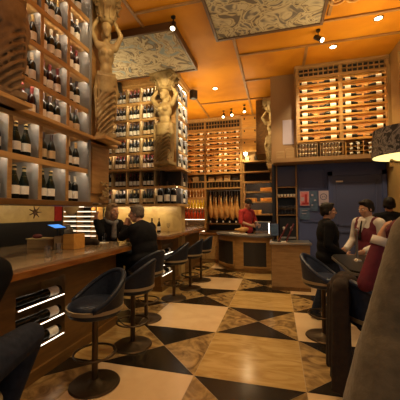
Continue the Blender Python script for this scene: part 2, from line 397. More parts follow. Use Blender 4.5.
# --- waiter
human('person','waiter in white shirt, burgundy waistcoat and tie looking down to his right',(1.18,4.36,0),(-.85,-.55),
    dict(hpitch=-.22, hyaw=-.1, er=(.25,.0,1.13), wr=(.20,.20,1.0), wl=(-.16,.24,1.02), hdr=(0,.8,-.5), hdl=(0,.8,-.3)),
    M['whitecloth'], M['blackcloth'], M['hairdk'], 'short', vest=M['burgundy'], tall=.96)
# --- person behind, back to us
human('person','person in black seen from behind beyond the waiter',(1.74,5.25,0),(.1,1),
    dict(), M['blackcloth'], M['blackcloth'], M['hairdk'], 'short', skin=M['skin2'])
# --- ham carver
human('person','ham carver in red polo shirt and dark cap behind the curved counter',(-.80,7.9,0),(.75,-.65),
    dict(hpitch=-.35, head=(0,.06,1.60), sleeve=.1, er=(.25,.05,1.14), wr=(.12,.28,1.06), el=(-.25,.05,1.14), wl=(-.10,.30,1.06), hdr=(-.2,1,-.1), hdl=(.2,1,-.1)),
    M['redcloth'], M['blackcloth'], M['hairdk'], 'cap', skin=M['skin2'], tall=1.06)
# --- person in burgundy with raised forearm, mostly hidden
def cuff(root, P, h, Hr, up, fy, sx):
    b = MB(); d = (P['wl']-P['el']).normalized(); q = lerp(P['el'],P['wl'],.9); b.tube([q, q+d*.055], [.052,.050], 14)
    b.build('shirt_cuff', M['whitecloth'], root, smooth=True)
human('person','person in burgundy jacket raising a white cuffed forearm behind the brown coat',(1.0,2.27,0),(-.2,-1),
    dict(el=(.18,.1,1), sr=(.185,-.01,1.36), sl=(-.185,-.01,1.36), er=(.40,.10,.99), wr=(.30,.06,1.30), hdr=(-.2,.1,1),
         wl=(-.24,.2,1.0), sleeve=.9) | dict(el=(-.235,.05,1.12)),
    M['burgundy'], M['blackcloth'], M['hairdk'], 'short', bulk=1.05,
    extras=lambda root,P,h,Hr,up,fy,sx: (lambda b: (b.tube([lerp(P['er'],P['wr'],.86), lerp(P['er'],P['wr'],1.04)], [.058,.056], 14), b.build('shirt_cuff', M['whitecloth'], root, smooth=True)))(MB()))
# --- foreground figure in a brown coat
def coat_body(root, P, h, Hr, up, fy, sx):
    b = MB()
    b.ell((0,0,1.18),(.24,.17,.30)); b.ell((0,0,.88),(.30,.22,.32)); b.ell((0,0,.62),(.33,.25,.30)); b.cap((-.19,0,1.39),.085,(.19,0,1.39),.085)
    for s in 'rl':
        b.cap(P['s'+s],.085,P['e'+s],.085); b.cap(P['e'+s],.085,lerp(P['e'+s],P['w'+s],.9),.075)
    b.cap((-.28,0,1.0),.12,(-.34,0,.55),.16); b.cap((.28,0,1.0),.12,(.34,0,.55),.16)
    link('overcoat', blob_mesh(b.bm,'overcoat',M['browncoat'],.014,10), root)
human('person','person in a bulky brown wool coat at the near right edge, back turned',(.662,1.10,0),(.26,.96),
    dict(el=(-.29,.0,1.08), wl=(-.39,.02,.74), er=(.29,.0,1.08), wr=(.38,.02,.74), sr=(.2,0,1.42), sl=(-.2,0,1.42)),
    M['browncoat'], M['blackcloth'], M['hairdk'], 'short', extras=coat_body)

# ------------------------------------------------------------------ plaster caryatids
def caryatid(label, loc, rz, ht, m, w=1., group='carved caryatids'):
    """half figure on a tapering pillar, arms raised to a scrolled capital; unit figure 1.95 tall"""
    k = ht/1.95; root = thing('caryatid_statue', label, 'statue', loc, rz, group)
    b = MB()
    b.ell((0,.0,1.12),(.155,.115,.17)); b.ell((0,.0,.93),(.125,.10,.14)); b.ell((0,0,.78),(.165,.125,.13))
    for s in (-1,1): b.ell((s*.068,.095,1.14),(.055,.05,.055))
    b.cap((-.17,0,1.25),.058,(.17,0,1.25),.058); b.cap((0,0,1.28),.055,(0,.03,1.4),.05)
    b.ell((0,.05,1.455),(.075,.09,.10)); b.ell((0,.09,1.40),(.05,.05,.06)); b.cap((0,.135,1.47),.01,(0,.155,1.435),.014)
    b.ell((0,.02,1.50),(.10,.10,.085)); b.ell((0,-.04,1.42),(.10,.07,.12))
    for s in (-1,1):
        b.cap((s*.18,0,1.25),.058,(s*.29,.03,1.42),.046); b.cap((s*.29,.03,1.42),.046,(s*.17,.0,1.60),.035)
        b.ell((s*.155,.02,1.635),(.035,.04,.03))
        for f in range(4): b.cap((s*(.155-.012*f),.03,1.63),.010,(s*(.10+.016*f),.07,1.655),.009)
        b.cap((s*.17,.04,1.62),.012,(s*.19,.075,1.64),.01)
    link('figure', blob_mesh(b.bm,'figure',m,.013,3), root).scale = (k*w,k*w,k)
    # drapery: swags over the hips and diagonal folds down the pillar
    b = MB()
    for i in range(7):
        t = i/6; z = .84-.10*t; wd = .17-.01*t
        b.tube([(wd*math.cos(a)*1.02, .14*math.sin(a)+.01, z-.10*math.sin(max(0,a))*(.4+t)) for a in [PI*j/14 for j in range(15)]], .026, 8)
    for i in range(9):
        z = .72-.075*i
        b.tube([(-.17+.34*j/8, .10+.045*math.sin(PI*j/8), max(.03,z-.24*(j/8)**1.4)) for j in range(9)], .024-.0008*i, 8)
    for s in (-1,1):
        b.tube([(s*.17,.03,.82),(s*.205,.05,.6),(s*.175,.06,.35),(s*.19,.05,.12)], [.04,.05,.04,.02], 8)
    link('drapery', blob_mesh(b.bm,'drapery',m,.013,2), root).scale = (k*w,k*w,k)
    b = MB()
    pr = [(.145,.03,0),(.125,.0,.03),(.15,0,.45),(.165,0,.72),(.12,0,.9)]
    b.grid(lambda u,v,t: V(((2*u-1)*(.125+.05*v)*(1 if t else .999), (.11 if t else -.13), .02+.85*v)), 1, 6)
    b.box(-.19,.19,-.15,.15,0,.06,.012)
    link('tapered_pillar', b.mesh('tapered_pillar',m), root).scale = (k*w,k*w,k)
    b = MB()
    b.lathe([(.10,1.56),(.15,1.60),(.17,1.66),(.19,1.70),(.185,1.74),(.22,1.80),(.24,1.84)],(0,0,0),24)
    b.box(-.27,.27,-.2,.2,1.83,1.95,.015)
    for s in (-1,1):
        for y in (-.14,.14):
            b.tube([(s*(.21+.06*(1-a/9)*math.cos(a)), y, 1.76+.06*(1-a/9)*math.sin(a)) for a in [i*.45 for i in range(18)]], .020, 8)
    for i in range(10):
        a = 2*PI*i/10; b.cap((.15*math.cos(a),.15*math.sin(a),1.62),.03,(.20*math.cos(a),.20*math.sin(a),1.74),.022)
    link('capital', b.mesh('capital',m,'auto'), root).scale = (k*w,k*w,k)
    return root
cary = caryatid('plaster caryatid with raised arms on the corner of the far wine rack',(-2.19,5.43,2.44),PI*.94,1.93,M['stone'])
caryatid('plaster caryatid with draped folds standing between left rack and ceiling fresco',(-2.16,3.29,2.452),-PI*.78,1.93,M['stone'],.66)
dk = caryatid('brown caryatid at the upper left edge of the photo',(-2.18,1.86,2.452),-PI*.62,1.93,M['stone2'],.72)
dk2 = dup(cary,(-.09,7.3,2.62),PI,'small lit caryatid beside the brown bulkhead near the back wall',None)

dk2.scale = (.8,.8,.86)
# ------------------------------------------------------------------ shell
XL, XR, YB, YF, ZC = -4.9, 2.06, 9.0, -1.6, 4.4
S, OX, OY = .9713, -.7575, 3.5497
b = MB(); fm = []
bm = b.bm
def face(pts, mi, z=0.002):
    c = sum((V((*p,0)) for p in pts), V())/len(pts)
    vs = []
    for p in pts:
        d = c-V((*p,0)); q = V((*p,0))+d.normalized()*.004; vs.append(bm.verts.new((q.x,q.y,z)))
    f = bm.faces.new(vs); f.material_index = mi
for i in range(-5,6):
    for j in range(-6,7):
        x0,y0 = OX+i*S, OY+j*S; x1,y1 = x0+S,y0+S; cx,cy = (x0+x1)/2,(y0+y1)/2
        if (i+j)%2: face([(x0,y0),(x1,y0),(x1,y1),(x0,y1)], 1 if i%2 else 2)
        else:
            face([(x0,y0),(x1,y0),(cx,cy)],4); face([(x1,y1),(x0,y1),(cx,cy)],4)
            face([(x0,y1),(x0,y0),(cx,cy)],3); face([(x1,y0),(x1,y1),(cx,cy)],3)
b.box(-6.2,5.4,-2.6,11,-.1,0)
struct(b.build('floor',[M['grout'],M['cream'],M['tan'],M['brown_marble'],M['black_marble']]),'marble floor of cream squares and black and brown triangles')
b = MB(); b.box(XL,XR+3,YF,YB+.1,ZC,ZC+.1); struct(b.build('ceiling',M['ceil']),'orange lacquered panelled ceiling')
n = 0
def trim(x0,x1,y0,y1,z0,z1,m=M['beam'],lab='brown moulding strip across the orange ceiling'):
    global n; n += 1
    bb = MB(((x0+x1)/2,(y0+y1)/2,z0)); bb.box(x0,x1,y0,y1,z0,z1,.006)
    return struct(bb.build('trim_%d'%n,m),lab,'trim')
for x,y0,y1 in ((-1.98,1.0,8.8),(-.66,4.58,8.8),(.55,5.26,6.25),(.78,2.5,4.5)): trim(x-.025,x+.025,y0,y1,ZC-.025,ZC)
for y,x0,x1 in ((5.24,-.66,2.06),(4.62,-.66,2.06),(6.33,-.66,-.1),(7.4,-1.98,-.1),(8.72,-2.9,0.),(3.7,-1.98,-.9)): trim(x0,x1,y-.02,y+.02,ZC-.03,ZC)
b = MB()
b.box(XL-.1,XL,YF,YB,0,ZC); struct(b.build('wall_left',M['dark']))
b = MB(); b.box(XL,.2,YB,YB+.1,0,ZC); struct(b.build('wall_back',M['oakx']))
b = MB(); b.box(XR,XR+.12,4.2,6.7,0,ZC); b.box(XR-.05,XR,5.95,6.02,2.3,ZC-.2); b.box(XR-.03,XR,5.5,5.56,2.3,ZC-.2); struct(b.build('wall_right',M['wallwarm']))
b = MB(); b.box(-.10,XR,6.3,6.7,2.50,ZC)
struct(b.build('wall_bulkhead',M['brown_panel']),'brown bulkhead above the navy door')
b = MB(); b.box(.42,XR,6.3,6.7,0,2.50)
for x0,x1,z0,z1 in ((.46,.95,1.95,2.36),(.46,.95,.15,1.3)):
    b.box(x0,x1,6.285,6.3,z0,z0+.03); b.box(x0,x1,6.285,6.3,z1-.03,z1); b.box(x0,x0+.03,6.285,6.3,z0,z1); b.box(x1-.03,x1,6.285,6.3,z0,z1)
struct(b.build('wall_front',M['navy']),'dark navy wall under the bulkhead')
# service opening wall left of navy wall
b = MB(); b.box(-.10,.42,6.62,6.7,0,2.50); b.box(-.10,-.04,6.3,6.7,0,2.50); b.box(-.04,.42,6.3,6.62,0,.86)
struct(b.build('wall_service',M['black']),'black service alcove beside the navy wall')
# bulkhead ledge
b = MB((1.0,6.1,2.46)); b.box(-.06,XR,5.95,6.3,2.46,2.54,.01); b.box(-.06,XR,5.93,5.955,2.47,2.55)
struct(b.build('trim_ledge',M['brown_panel']),'brown wooden ledge carrying the crates','ledge')
# door
d = thing('door_1','dark navy panelled door behind the waiter','door',(1.52,6.3,0)); d['kind'] = 'structure'
o3 = (1.52,6.3,0)
b = MB(o3); b.box(1.08,1.96,6.255,6.285,0,2.2)
for x0,x1,z0,z1 in ((1.15,1.89,1.2,2.1),(1.15,1.89,.15,1.1)):
    b.box(x0,x1,6.24,6.26,z0,z0+.035); b.box(x0,x1,6.24,6.26,z1-.035,z1); b.box(x0,x0+.035,6.24,6.26,z0,z1); b.box(x1-.035,x1,6.24,6.26,z0,z1)
b.build('leaf',M['navy2'],d)
b = MB(o3); b.box(1.0,1.08,6.23,6.3,0,2.28); b.box(1.96,2.04,6.23,6.3,0,2.28); b.box(1.0,2.04,6.23,6.3,2.2,2.28); b.build('door_frame',M['navy'],d)
b = MB(o3); b.tube([(1.88,6.255,1.02),(1.88,6.20,1.02),(1.78,6.20,1.02)],.012,8); b.build('handle',M['steel'],d,smooth=True)
b = MB((1.2,6.24,2.10)); b.box(1.14,1.27,6.225,6.235,2.065,2.095); tag(b.build('door_sign',M['white']),'small white sign on the top of the navy door','sign')

# left partition behind the bar: black below, yellow stone band above
b = MB(); b.box(-3.62,-3.45,-1.0,4.0,0,1.36); struct(b.build('wall_bar_back',M['black']),'black back wall of the bar')
b = MB(); b.box(-3.62,-3.44,-1.0,4.0,1.36,1.72)
bb = struct(b.build('trim_stone_band',M['marbleband']),'veined yellow stone band above the black bar wall','trim')
b = MB((-3.43,3.46,1.5))
for k in range(7):
    a = 2*PI*k/7; b.cap((-3.437,3.46,1.50),.016,(-3.437,3.46+.11*math.cos(a),1.50+.09*math.sin(a)),.006)
b.ell((-3.437,3.46,1.5),(.008,.04,.05)); 
tag(b.build('star_ornament',M['frame'],smooth=True),'dark star shaped inlay on the yellow stone band','ornament')
b = MB((-3.43,3.78,1.45)); b.box(-3.445,-3.42,3.84,3.99,1.36,1.62,.004); tag(b.build('red_plaque',M['redcloth']),'red panel at the end of the yellow stone band','panel')
b = MB((-3.3,4.02,1.60)); b.lathe([(.0,-.02),(.13,-.015),(.15,.0),(.13,.02),(.0,.03)],(-3.3,4.06,1.60),24,axis='y')
tag(b.build('wall_plate',M['cream_box'],smooth=True),'pale round plate under the left wine rack','plate')
# wall below and behind the far rack
b = MB(); b.box(-4.0,-2.05,6.05,6.3,0,1.64); struct(b.build('wall_far',M['marbleband']),'yellow marbled wall below the far wine rack')
b = MB(); b.box(-3.0,-2.9,6.36,9.0,0,ZC); struct(b.build('wall_recess',M['oakx']))

# ------------------------------------------------------------------ fresco panels under the ceiling
def fresco(label, x0,x1,y0,y1,m, fm):
    c = ((x0+x1)/2,(y0+y1)/2,ZC-.12); t = thing('ceiling_fresco',label,'painting',c)
    b = MB(c); b.box(x0,x1,y0,y1,ZC-.10,ZC-.03); b.build('painted_panel',m,t)
    w = .045
    b = MB(c)
    for q in ((x0-w,x1+w,y0-w,y0),(x0-w,x1+w,y1,y1+w),(x0-w,x0,y0,y1),(x1,x1+w,y0,y1)): b.box(*q,ZC-.12,ZC-.001,.005)
    b.build('frame',fm,t); return t
fresco('framed blue and cream scrollwork fresco on the ceiling beside the caryatid',-3.42,-1.52,4.06,5.34,M['paint_a'],M['frame'])
fresco('framed brown and gold scrollwork fresco at the top centre of the ceiling',-.88,.66,3.0,4.50,M['paint_b'],M['frame'])
b = MB((.95,4.15,ZC-.02))
for sgn in (-1,1):
    b.tube([(.95+sgn*(.02+.10*(1-a/11)+.0)*math.cos(a)+sgn*.10, 4.18+.12*(1-a/11)*math.sin(a), ZC-.012) for a in [i*.4 for i in range(24)]], .016, 8)
struct(b.build('trim_scroll',M['relief'],smooth=True),'carved scroll relief on the orange ceiling','trim')

# ------------------------------------------------------------------ bottles
def bottle_profile(kind):
    if kind == 'champ': return [(.0,0),(.040,0),(.044,.006),(.044,.13),(.041,.165),(.030,.205),(.019,.245),(.0155,.285),(.0175,.288),(.0175,.315),(.0,.316)], .044, (.045,.125)
    if kind == 'burg': return [(.0,0),(.038,0),(.040,.006),(.040,.15),(.034,.185),(.022,.215),(.0155,.235),(.0145,.29),(.016,.291),(.016,.302),(.0,.303)], .040, (.04,.125)
    return [(.0,0),(.034,0),(.0375,.006),(.0375,.19),(.032,.21),(.018,.225),(.0145,.235),(.0142,.29),(.016,.291),(.016,.302),(.0,.303)], .0375, (.035,.125)
BM = {}
def bottle_meshes(kind, glass, paper, foil):
    key = (kind,glass,paper,foil)
    if key not in BM:
        pr, r, (l0,l1) = bottle_profile(kind)
        g = MB().lathe(pr,n=14).mesh('wine_bottle',M[glass],'auto')
        l = MB().lathe([(r+.0004,l0),(r+.0012,l0),(r+.0012,l1),(r+.0004,l1)],n=14).mesh('paper_label',M[paper],'auto')
        zt = pr[-1][1]; zs = .235 if kind != 'champ' else .22; r0 = .0158 if kind != 'champ' else .026
        c = MB().lathe([(r0,zs),(.0172,zs+.02),(.0172,zt-.012),(.0178,zt-.011),(.0178,zt+.001),(.0,zt+.002)],n=14).mesh('foil_capsule',M[foil],'auto')
        BM[key] = (g,l,c)
    return BM[key]
KINDS = [('bord','glassdk','paper','foild'),('burg','glassdk','paper','foil'),('bord','glassred','paper','foilr'),('burg','glassgreen','paper2','foild'),('bord','glassdk','paper','foilw'),('champ','glassdk','paper','foil')]
def bottle(kind, loc, rot, label, group, scale=1., capsule=True, name='wine_bottle', paper=True):
    g,l,c = bottle_meshes(*kind)
    o = tag(link(name,g,None,loc,rot),label,'bottle',group); o.scale = (scale,)*3
    if paper: link('paper_label',l,o)
    if capsule: link('foil_capsule',c,o)
    return o
ORD = ['lowest','second','third','fourth','fifth','sixth','seventh','top']
POS = {1:['only bottle'],2:['left of two','right of two'],3:['leftmost of three','middle of three','rightmost of three']}

# ------------------------------------------------------------------ left wine rack (hangs over the bar)
XF, XBk = -2.30, -2.64
LY = [1.63,2.02,2.36,2.745,3.12]; LZ = [1.62,2.03,2.42,2.79,3.18,3.57,3.96,4.36]
org = (-2.47,2.4,1.62)
rk = thing('wine_rack','tall oak wine rack of square bays hung above the left bar','wine rack',org)
b = MB(org); b.box(XBk-.02,XBk,1.63,3.14,1.62,ZC-.02); b.build('back_panel',M['dark'],rk)
for i,y in enumerate(LY):
    b = MB(org); b.box(XBk,XF,y-.014,y+.014,1.62,ZC-.02); 
    if i in (0,4): b.box(XBk,XF+.03,y-.02,y+.02,1.62,ZC-.02)
    dv = b.build('divider',M['greypanel'],rk)
    b = MB(org); b.box(XF-.001,XF+.012,y-.020,y+.020,1.62,ZC-.02,.003); b.build('edge_strip',M['oak'],dv)
for i,z in enumerate(LZ):
    b = MB(org)
    b.box(XBk,XF+.015,1.63,3.14,z-.018,z+.006)
    b.box(XF-.008,XF+.016,1.63,3.14,z-.050,z+.006,.003)
    if i == 2: b.box(XBk,XF+.10,1.45,3.66,z-.012,z+.028,.006); b.box(XF,XF+.27,3.10,3.47,z-.012,z+.028,.006); b.box(XF,XF+.24,1.68,2.03,z-.012,z+.028,.006)
    if i == 0: b.box(XBk,XF+.05,1.45,3.16,z-.05,z+.004,.006)
    sh = b.build('shelf',M['oakx'] if i else M['walnut'],rk)
    if 0 < i:
        b = MB(org)
        for y0,y1 in zip(LY,LY[1:]): b.box(XF-.026,XF-.010,y0+.03,y1-.03,z-.026,z-.019)
        b.build('light_strip',M['led'],rk)
b = MB(org); b.box(XF-.02,XF+.02,1.63,2.0,2.44,ZC-.02); b.build('pilaster_panel',M['oak'],rk)
cols = ['edge','left','middle','right']
for r in range(7):
    for c in range(4):
        if c == 0 and r > 1: continue
        y0,y1 = LY[c]+.03,LY[c+1]-.03
        nb = 2 if (r < 2 or c == 3) else 3
        kd = ('champ','glassgreen','paper','foil') if r < 2 and (c < 3) else KINDS[(r*2+c*3)%5]
        if r == 1 and c == 2: kd = ('burg','glassdk','paper2','foild')
        for k in range(nb):
            gap = .098 if nb == 3 else .115
            y = y0+.058+gap*k + (.0 if nb == 3 else .02)
            if c == 0: y = y1-.06-.12*(nb-1-k)
            bottle(kd,(XF-.062+R.uniform(-.008,.008),y,LZ[r]+.007+(.022 if r == 2 else 0)),(0,0,R.uniform(0,6)),
                   '%s bottle, %s, %s bay, %s shelf up, left rack'%('champagne' if kd[0]=='champ' else 'dark wine',POS[nb][k],cols[c],ORD[r]),'wine bottles in the left rack')
# pilaster carrying the draped caryatid
b = MB((-2.45,3.4,1.62)); b.box(-2.64,-2.34,3.16,3.66,1.62,ZC-.02,.01); b.box(-2.36,-2.31,3.22,3.60,1.74,2.36,.008); b.box(-2.36,-2.31,3.2,3.62,2.5,4.3,.008)
tag(b.build('pilaster',M['oak']),'oak pilaster behind the draped caryatid at the end of the left rack','pilaster')
b = MB((-2.2,3.45,1.72))
for k in range(26):
    a = k*2.4; rr = .03+.055*R.random(); z = 1.70+.20*R.random()
    b.ell((-2.28+.02*R.random(), 3.46+rr*math.cos(a), z),(.022,.022,.02),None,1)
b.box(-2.31,-2.27,3.38,3.54,1.66,1.70)
tag(b.build('gilt_ornament',M['stone'],smooth=True),'small gilt ornament on the oak pilaster below the draped caryatid','ornament')

# ------------------------------------------------------------------ far wine rack with narrow side
FX = [-4.24,-3.90,-3.57,-3.21,-2.88,-2.54,-2.04]; FZ = [1.66,2.04,2.42,2.79,3.16,3.53,3.90,4.27]
org = (-3.1,6.0,1.64)
fr = thing('wine_rack','oak wine rack under the far caryatid, facing the room','wine rack',org)
b = MB(org); b.box(-4.26,-2.30,6.0,6.04,1.64,ZC); b.box(-2.42,-2.38,5.72,6.36,1.64,ZC); b.build('back_panel',M['dark'],fr)
for x in FX[:-1]:
    b = MB(org); b.box(x-.016,x+.016,5.70,6.02,1.66,4.36); b.build('divider',M['cream_box'],fr)
for i,z in enumerate(FZ):
    b = MB(org); b.box(-4.26,-2.3,5.69,6.02,z-.02,z+.004); b.box(-4.26,-2.04,5.68,5.70,z-.045,z+.006); b.box(-2.015,-1.992,5.70,6.34,z-.045,z+.006)
    b.box(-2.40,-2.0,5.70,6.34,z-.02,z+.004)
    if i == 2: b.prism([(-4.26,5.60),(-2.0,5.60),(-1.92,5.68),(-1.92,6.36),(-2.4,6.36),(-2.4,6.0),(-4.26,6.0)],z-.035,z+.01)
    if i == 0: b.prism([(-4.26,5.66),(-2.0,5.66),(-1.96,5.7),(-1.96,6.36),(-2.4,6.36),(-2.4,6.04),(-4.26,6.04)],z-.05,z+.004)
    b.build('shelf',M['oakx'],fr)
    if i:
        b = MB(org); b.box(-4.2,-2.06,5.702,5.718,z-.027,z-.021); b.box(-2.033,-2.017,5.74,6.32,z-.027,z-.021); b.build('light_strip',M['ledw'],fr)
for y in (5.71,6.02,6.345):
    b = MB(org); b.box(-2.36,-2.0,y-.014,y+.014,2.42 if y < 5.8 else 1.66,4.36); b.build('divider',M['greypanel'],fr)
b = MB(org); b.box(-2.36,-2.04,5.985,6.0,1.66,2.40); b.build('niche_back',M['dark'],fr)
b = MB(org); b.box(-4.26,-1.96,5.62,6.36,4.27,4.40,.01); b.build('cornice',M['oakx'],fr)
b = MB(org); b.box(-2.36,-2.04,5.66,5.70,2.42,4.36); b.build('corner_post',M['oak'],fr)
cn = ['edge','first','second','third','fourth']
for r in range(7):
    for c in range(5):
        if FX[c] < -4.0 and r > 2: continue
        x0,x1 = FX[c],FX[c+1]
        kd = KINDS[(r+c*2+(r*c)%3)%5]
        for k in range(3):
            x = (x0+x1)/2+(k-1)*.092
            bottle(kd,(x,5.765,FZ[r]+.005+(.01 if r==2 else 0)),(0,0,R.uniform(0,6)),
                '%s bottle, %s, %s column, %s shelf up, far rack'%('claret red' if kd[1]=='glassred' else 'dark wine',POS[3][k],cn[c],ORD[r]),'wine bottles in the far rack')
    for c in range(1 if r < 2 else 0,2):
        for k in range(2):
            y = (5.79,6.1)[c]+.075+(k*.11 - .02)
            bottle(KINDS[(r+c)%2],(-2.065,y,FZ[r]+.005+(.01 if r==2 else 0)),(0,0,R.uniform(0,6)),
                'wine bottle, %s, %s column, %s shelf up, narrow side of far rack'%(POS[2][k],('near','rear')[c],ORD[r]),'wine bottles in the narrow side rack')
for k,(x,s) in enumerate(((-2.42,1.42),(-2.26,1.55),(-2.11,1.42))):
    bottle(('bord','glassdk','paper','foild'),(x,5.72,1.665),(0,0,2+k),'large magnum bottle, %s, below the far caryatid'%POS[3][k],'magnum bottles',s)
# glowing narrow shelves beside the far rack
org = (-4.4,5.85,.9)
ls = thing('lit_shelf_unit','glowing stack of narrow lit shelves behind the blond woman','shelf',org)
b = MB(org); b.box(-4.88,-3.98,5.95,5.98,.7,1.62); b.build('back_panel',M['dark'],ls)
for k in range(8):
    z = .74+.112*k
    b = MB(org); b.box(-4.88,-3.98,5.72,5.95,z,z+.018); b.build('shelf',M['white'],ls)
    b = MB(org); b.box(-4.86,-4.0,5.74,5.755,z+.085,z+.097); b.box(-4.86,-4.0,5.72,5.745,z+.09,z+.105); b.build('light_strip',M['ledsoft'],ls)
for x in (-4.88,-4.5,-4.12,-3.98):
    b = MB(org); b.box(x-.01,x+.01,5.72,5.95,.7,1.62); b.build('upright',M['oak'],ls)
# ------------------------------------------------------------------ bar counters
def rounded(x0,x1,y0,y1,r,corners):
    pts = []
    for (cx,cy,a0,use) in ((x1-r,y0+r,-PI/2,'se'),(x1-r,y1-r,0,'ne'),(x0+r,y1-r,PI/2,'nw'),(x0+r,y0+r,PI,'sw')):
        if use in corners: pts += [(cx+r*math.cos(a0+PI/2*i/8), cy+r*math.sin(a0+PI/2*i/8)) for i in range(9)]
        else:
            pts.append({'se':(x1,y0),'ne':(x1,y1),'nw':(x0,y1),'sw':(x0,y0)}[use])
    return pts
def bar(label, y0, y1, niches, xb, corners, orgy):
    org = (-2.6,orgy,0); t = thing('bar_counter',label,'bar',org)
    xf = -2.12
    b = MB(org)
    segs = []; cy = y0+.1
    for (n0,n1) in niches: segs.append((cy,n0)); cy = n1
    segs.append((cy,y1-.42))
    for s0,s1 in segs: b.box(xb+.1,xf,s0,s1,0,.98)
    for n0,n1 in niches: b.box(xb+.1,xf,n0,n1,.86,.98); b.box(xb+.1,xf,n0,n1,0,.26); b.box(xb+.1,xf-.30,n0,n1,.26,.86)
    b.box(xf,xf+.03,y0+.1,y1-.42,0,.10); b.build('front_panel',M['walnut'],t)
    b = MB(org); b.prism(rounded(xb,-1.99,y0,y1-.04,.28,corners),1.025,1.052); b.build('worktop',M['counter'],t)
    b = MB(org); b.prism(rounded(xb,-1.94,y0,y1,.30,corners),.975,1.026); b.build('edge_moulding',M['edge'],t)
    for n0,n1 in niches:
        for k,z in enumerate((.28,.475,.67)):
            b = MB(org); b.box(xf-.30,xf+.005,n0,n1,z-.015,z); sh = b.build('niche_shelf',M['walnut'],t)
            b = MB(org); b.box(xf+.004,xf+.010,n0+.02,n1-.02,z-.008,z+.000); b.build('light_strip',M['ledbar'],sh)
            b = MB(org); b.box(xf-.285,xf-.27,n0+.02,n1-.02,z+.155,z+.165); b.build('light_strip',M['ledbar'],sh)  # hidden strip at the niche back, added to brighten the bottle labels
    return t, org
b1, bo = bar('long bar counter with bottle niche and varnished wooden edge at left',-.6,3.92,[(1.95,2.53)],-3.42,('ne',),1.8)
for y in (2.18,2.50,2.75,3.05):
    bb = MB((-2.6,1.8,0)); bb.lathe([(.0,-.03),(.012,-.03),(.014,-.012),(.008,0)],(-2.1,y,.955),10,axis='x'); bb.build('hook',M['brass'],b1,smooth=True)
bar('second bar counter further back in line with the first',4.95,8.2,[(5.1,5.7)],-2.95,('se','ne'),6.5)
for r,z in enumerate((.28,.475,.67)):
    for k,y in enumerate((2.47,2.20)):
        bottle(('bord','glassdk','paper','foild'),(-2.16-.01*k,y+.02,z+.045),(PI/2,0,-.06),
            'wine bottle lying in the bar niche, %s, %s shelf'%(('label end showing','neck end nearer')[k],ORD[r]),'bottles lying in the bar niche',1.2,paper=not k)
        bottle(('bord','glassdk','paper','foild'),(-2.16-.01*k,5.62-.3*k,z+.045),(PI/2,0,0),
            'wine bottle lying in the second bar counter niche, %s, %s shelf'%(('rear','front')[k],ORD[r]),'bottles in the second bar niche',1.1)
# ------------------------------------------------------------------ stools
def make_stool(leather, label, group):
    t = thing('bar_stool',label,'stool',(0,0,0),0,group)
    MB().lathe([(.0,0),(.205,0),(.215,.008),(.205,.02),(.06,.032),(.03,.05),(.0,.05)],n=32).build('base',M['bronze'],t,smooth='auto')
    MB().lathe([(.026,.04),(.026,.60),(.05,.63),(.05,.64)],n=16).build('column',M['bronze'],t,smooth='auto')
    b = MB(); b.ring((0,0,.27),.175,.010)
    for k in range(3):
        a = 2*PI*k/3+.5; b.tube([(.02*math.cos(a),.02*math.sin(a),.21),(.1*math.cos(a),.1*math.sin(a),.22),(.175*math.cos(a),.175*math.sin(a),.27)],.007,6)
    b.build('foot_ring',M['bronze'],t,smooth=True)
    MB().lathe([(.0,.60),(.19,.602),(.222,.62),(.228,.645),(.232,.67),(.225,.70),(.19,.722),(.10,.73),(.0,.732)],n=36).build('seat',leather,t,smooth=True)
    MB().lathe([(.226,.652),(.242,.654),(.242,.684),(.226,.686)],n=36).build('seat_trim',M['trimbrass'],t,smooth='auto')
    # tub back: tallest at local +y
    def f(u,v,k):
        a = (u-.5)*2*math.radians(118); hh = .035+.255*math.cos(a*.76)**1.3
        z = .66+hh*v; rr = (.235+.022*v)-(.042*(1-.25*v) if k else 0)
        return V((rr*math.sin(a), rr*math.cos(a), z + (.012*(1-abs(2*k-1)) )))
    MB().grid(f,28,8).build('backrest',leather,t,smooth='auto')
    b = MB(); b.tube([f(i/28,1,0)*.5+f(i/28,1,1)*.5 for i in range(29)],.0235,8); b.build('back_rim',leather,t,smooth=True)
    return t
G = 'navy bar stools along the counter'
st = make_stool(M['leather'],'navy leather bar stool nearest the camera, at the bar niche',G)
st.location = (-1.56,2.24,0); st.rotation_euler = (0,0,-.55)
dup(st,(-1.59,2.98,0),-1.45,'navy leather bar stool just behind the nearest one, back turned to the aisle',G)
dup(st,(-1.79,3.74,0),-1.87,'dark bar stool the man in the black jacket sits on',G)
dup(st,(-2.68,4.13,0),1.2,'dark bar stool under the blond woman behind the bar end',G)
dup(st,(-1.74,4.72,0),-1.3,'dark bar stool just past the seated man, at the second counter',G)
dup(st,(-1.66,5.42,0),-1.5,'dark bar stool at the middle of the second counter',G)
dup(st,(-1.62,6.10,0),-1.6,'dark bar stool furthest along the second counter',G)
dup(st,(-1.33,.84,0),2.9,'dark bar stool under the person at the near left',G)
sb = make_stool(M['blueleather'],'blue leather bar stool beside the standing person in black','blue stools at the high table')
sb.location = (.52,3.74,0); sb.rotation_euler = (0,0,1.2)
sc_ = dup(sb,(.76,2.56,0),1.9,'blue leather bar stool with the dark brown coat over its back','blue stools at the high table')
# draped coat
b = MB((.50,2.44,.0))
b.cap((.44,2.36,.93),.055,(.52,2.62,.95),.055); b.cap((.46,2.48,.94),.065,(.44,2.46,.22),.062); b.cap((.50,2.60,.93),.06,(.50,2.62,.30),.07); b.cap((.45,2.36,.92),.05,(.45,2.34,.20),.055)
b.cap((.55,2.50,.95),.05,(.62,2.48,.62),.05)
for k in range(6):
    b.cap((.40+.02*(k%2),2.33+.055*k,.90),.022,(.385+.02*(k%2),2.32+.06*k,.20+.06*(k%3)),.026)
tag(link('draped_coat',blob_mesh(b.bm,'draped_coat',M['darkcoat'],.012,5),None,(.50,2.44,0)),'dark brown coat draped over the blue stool and hanging near the floor','coat')
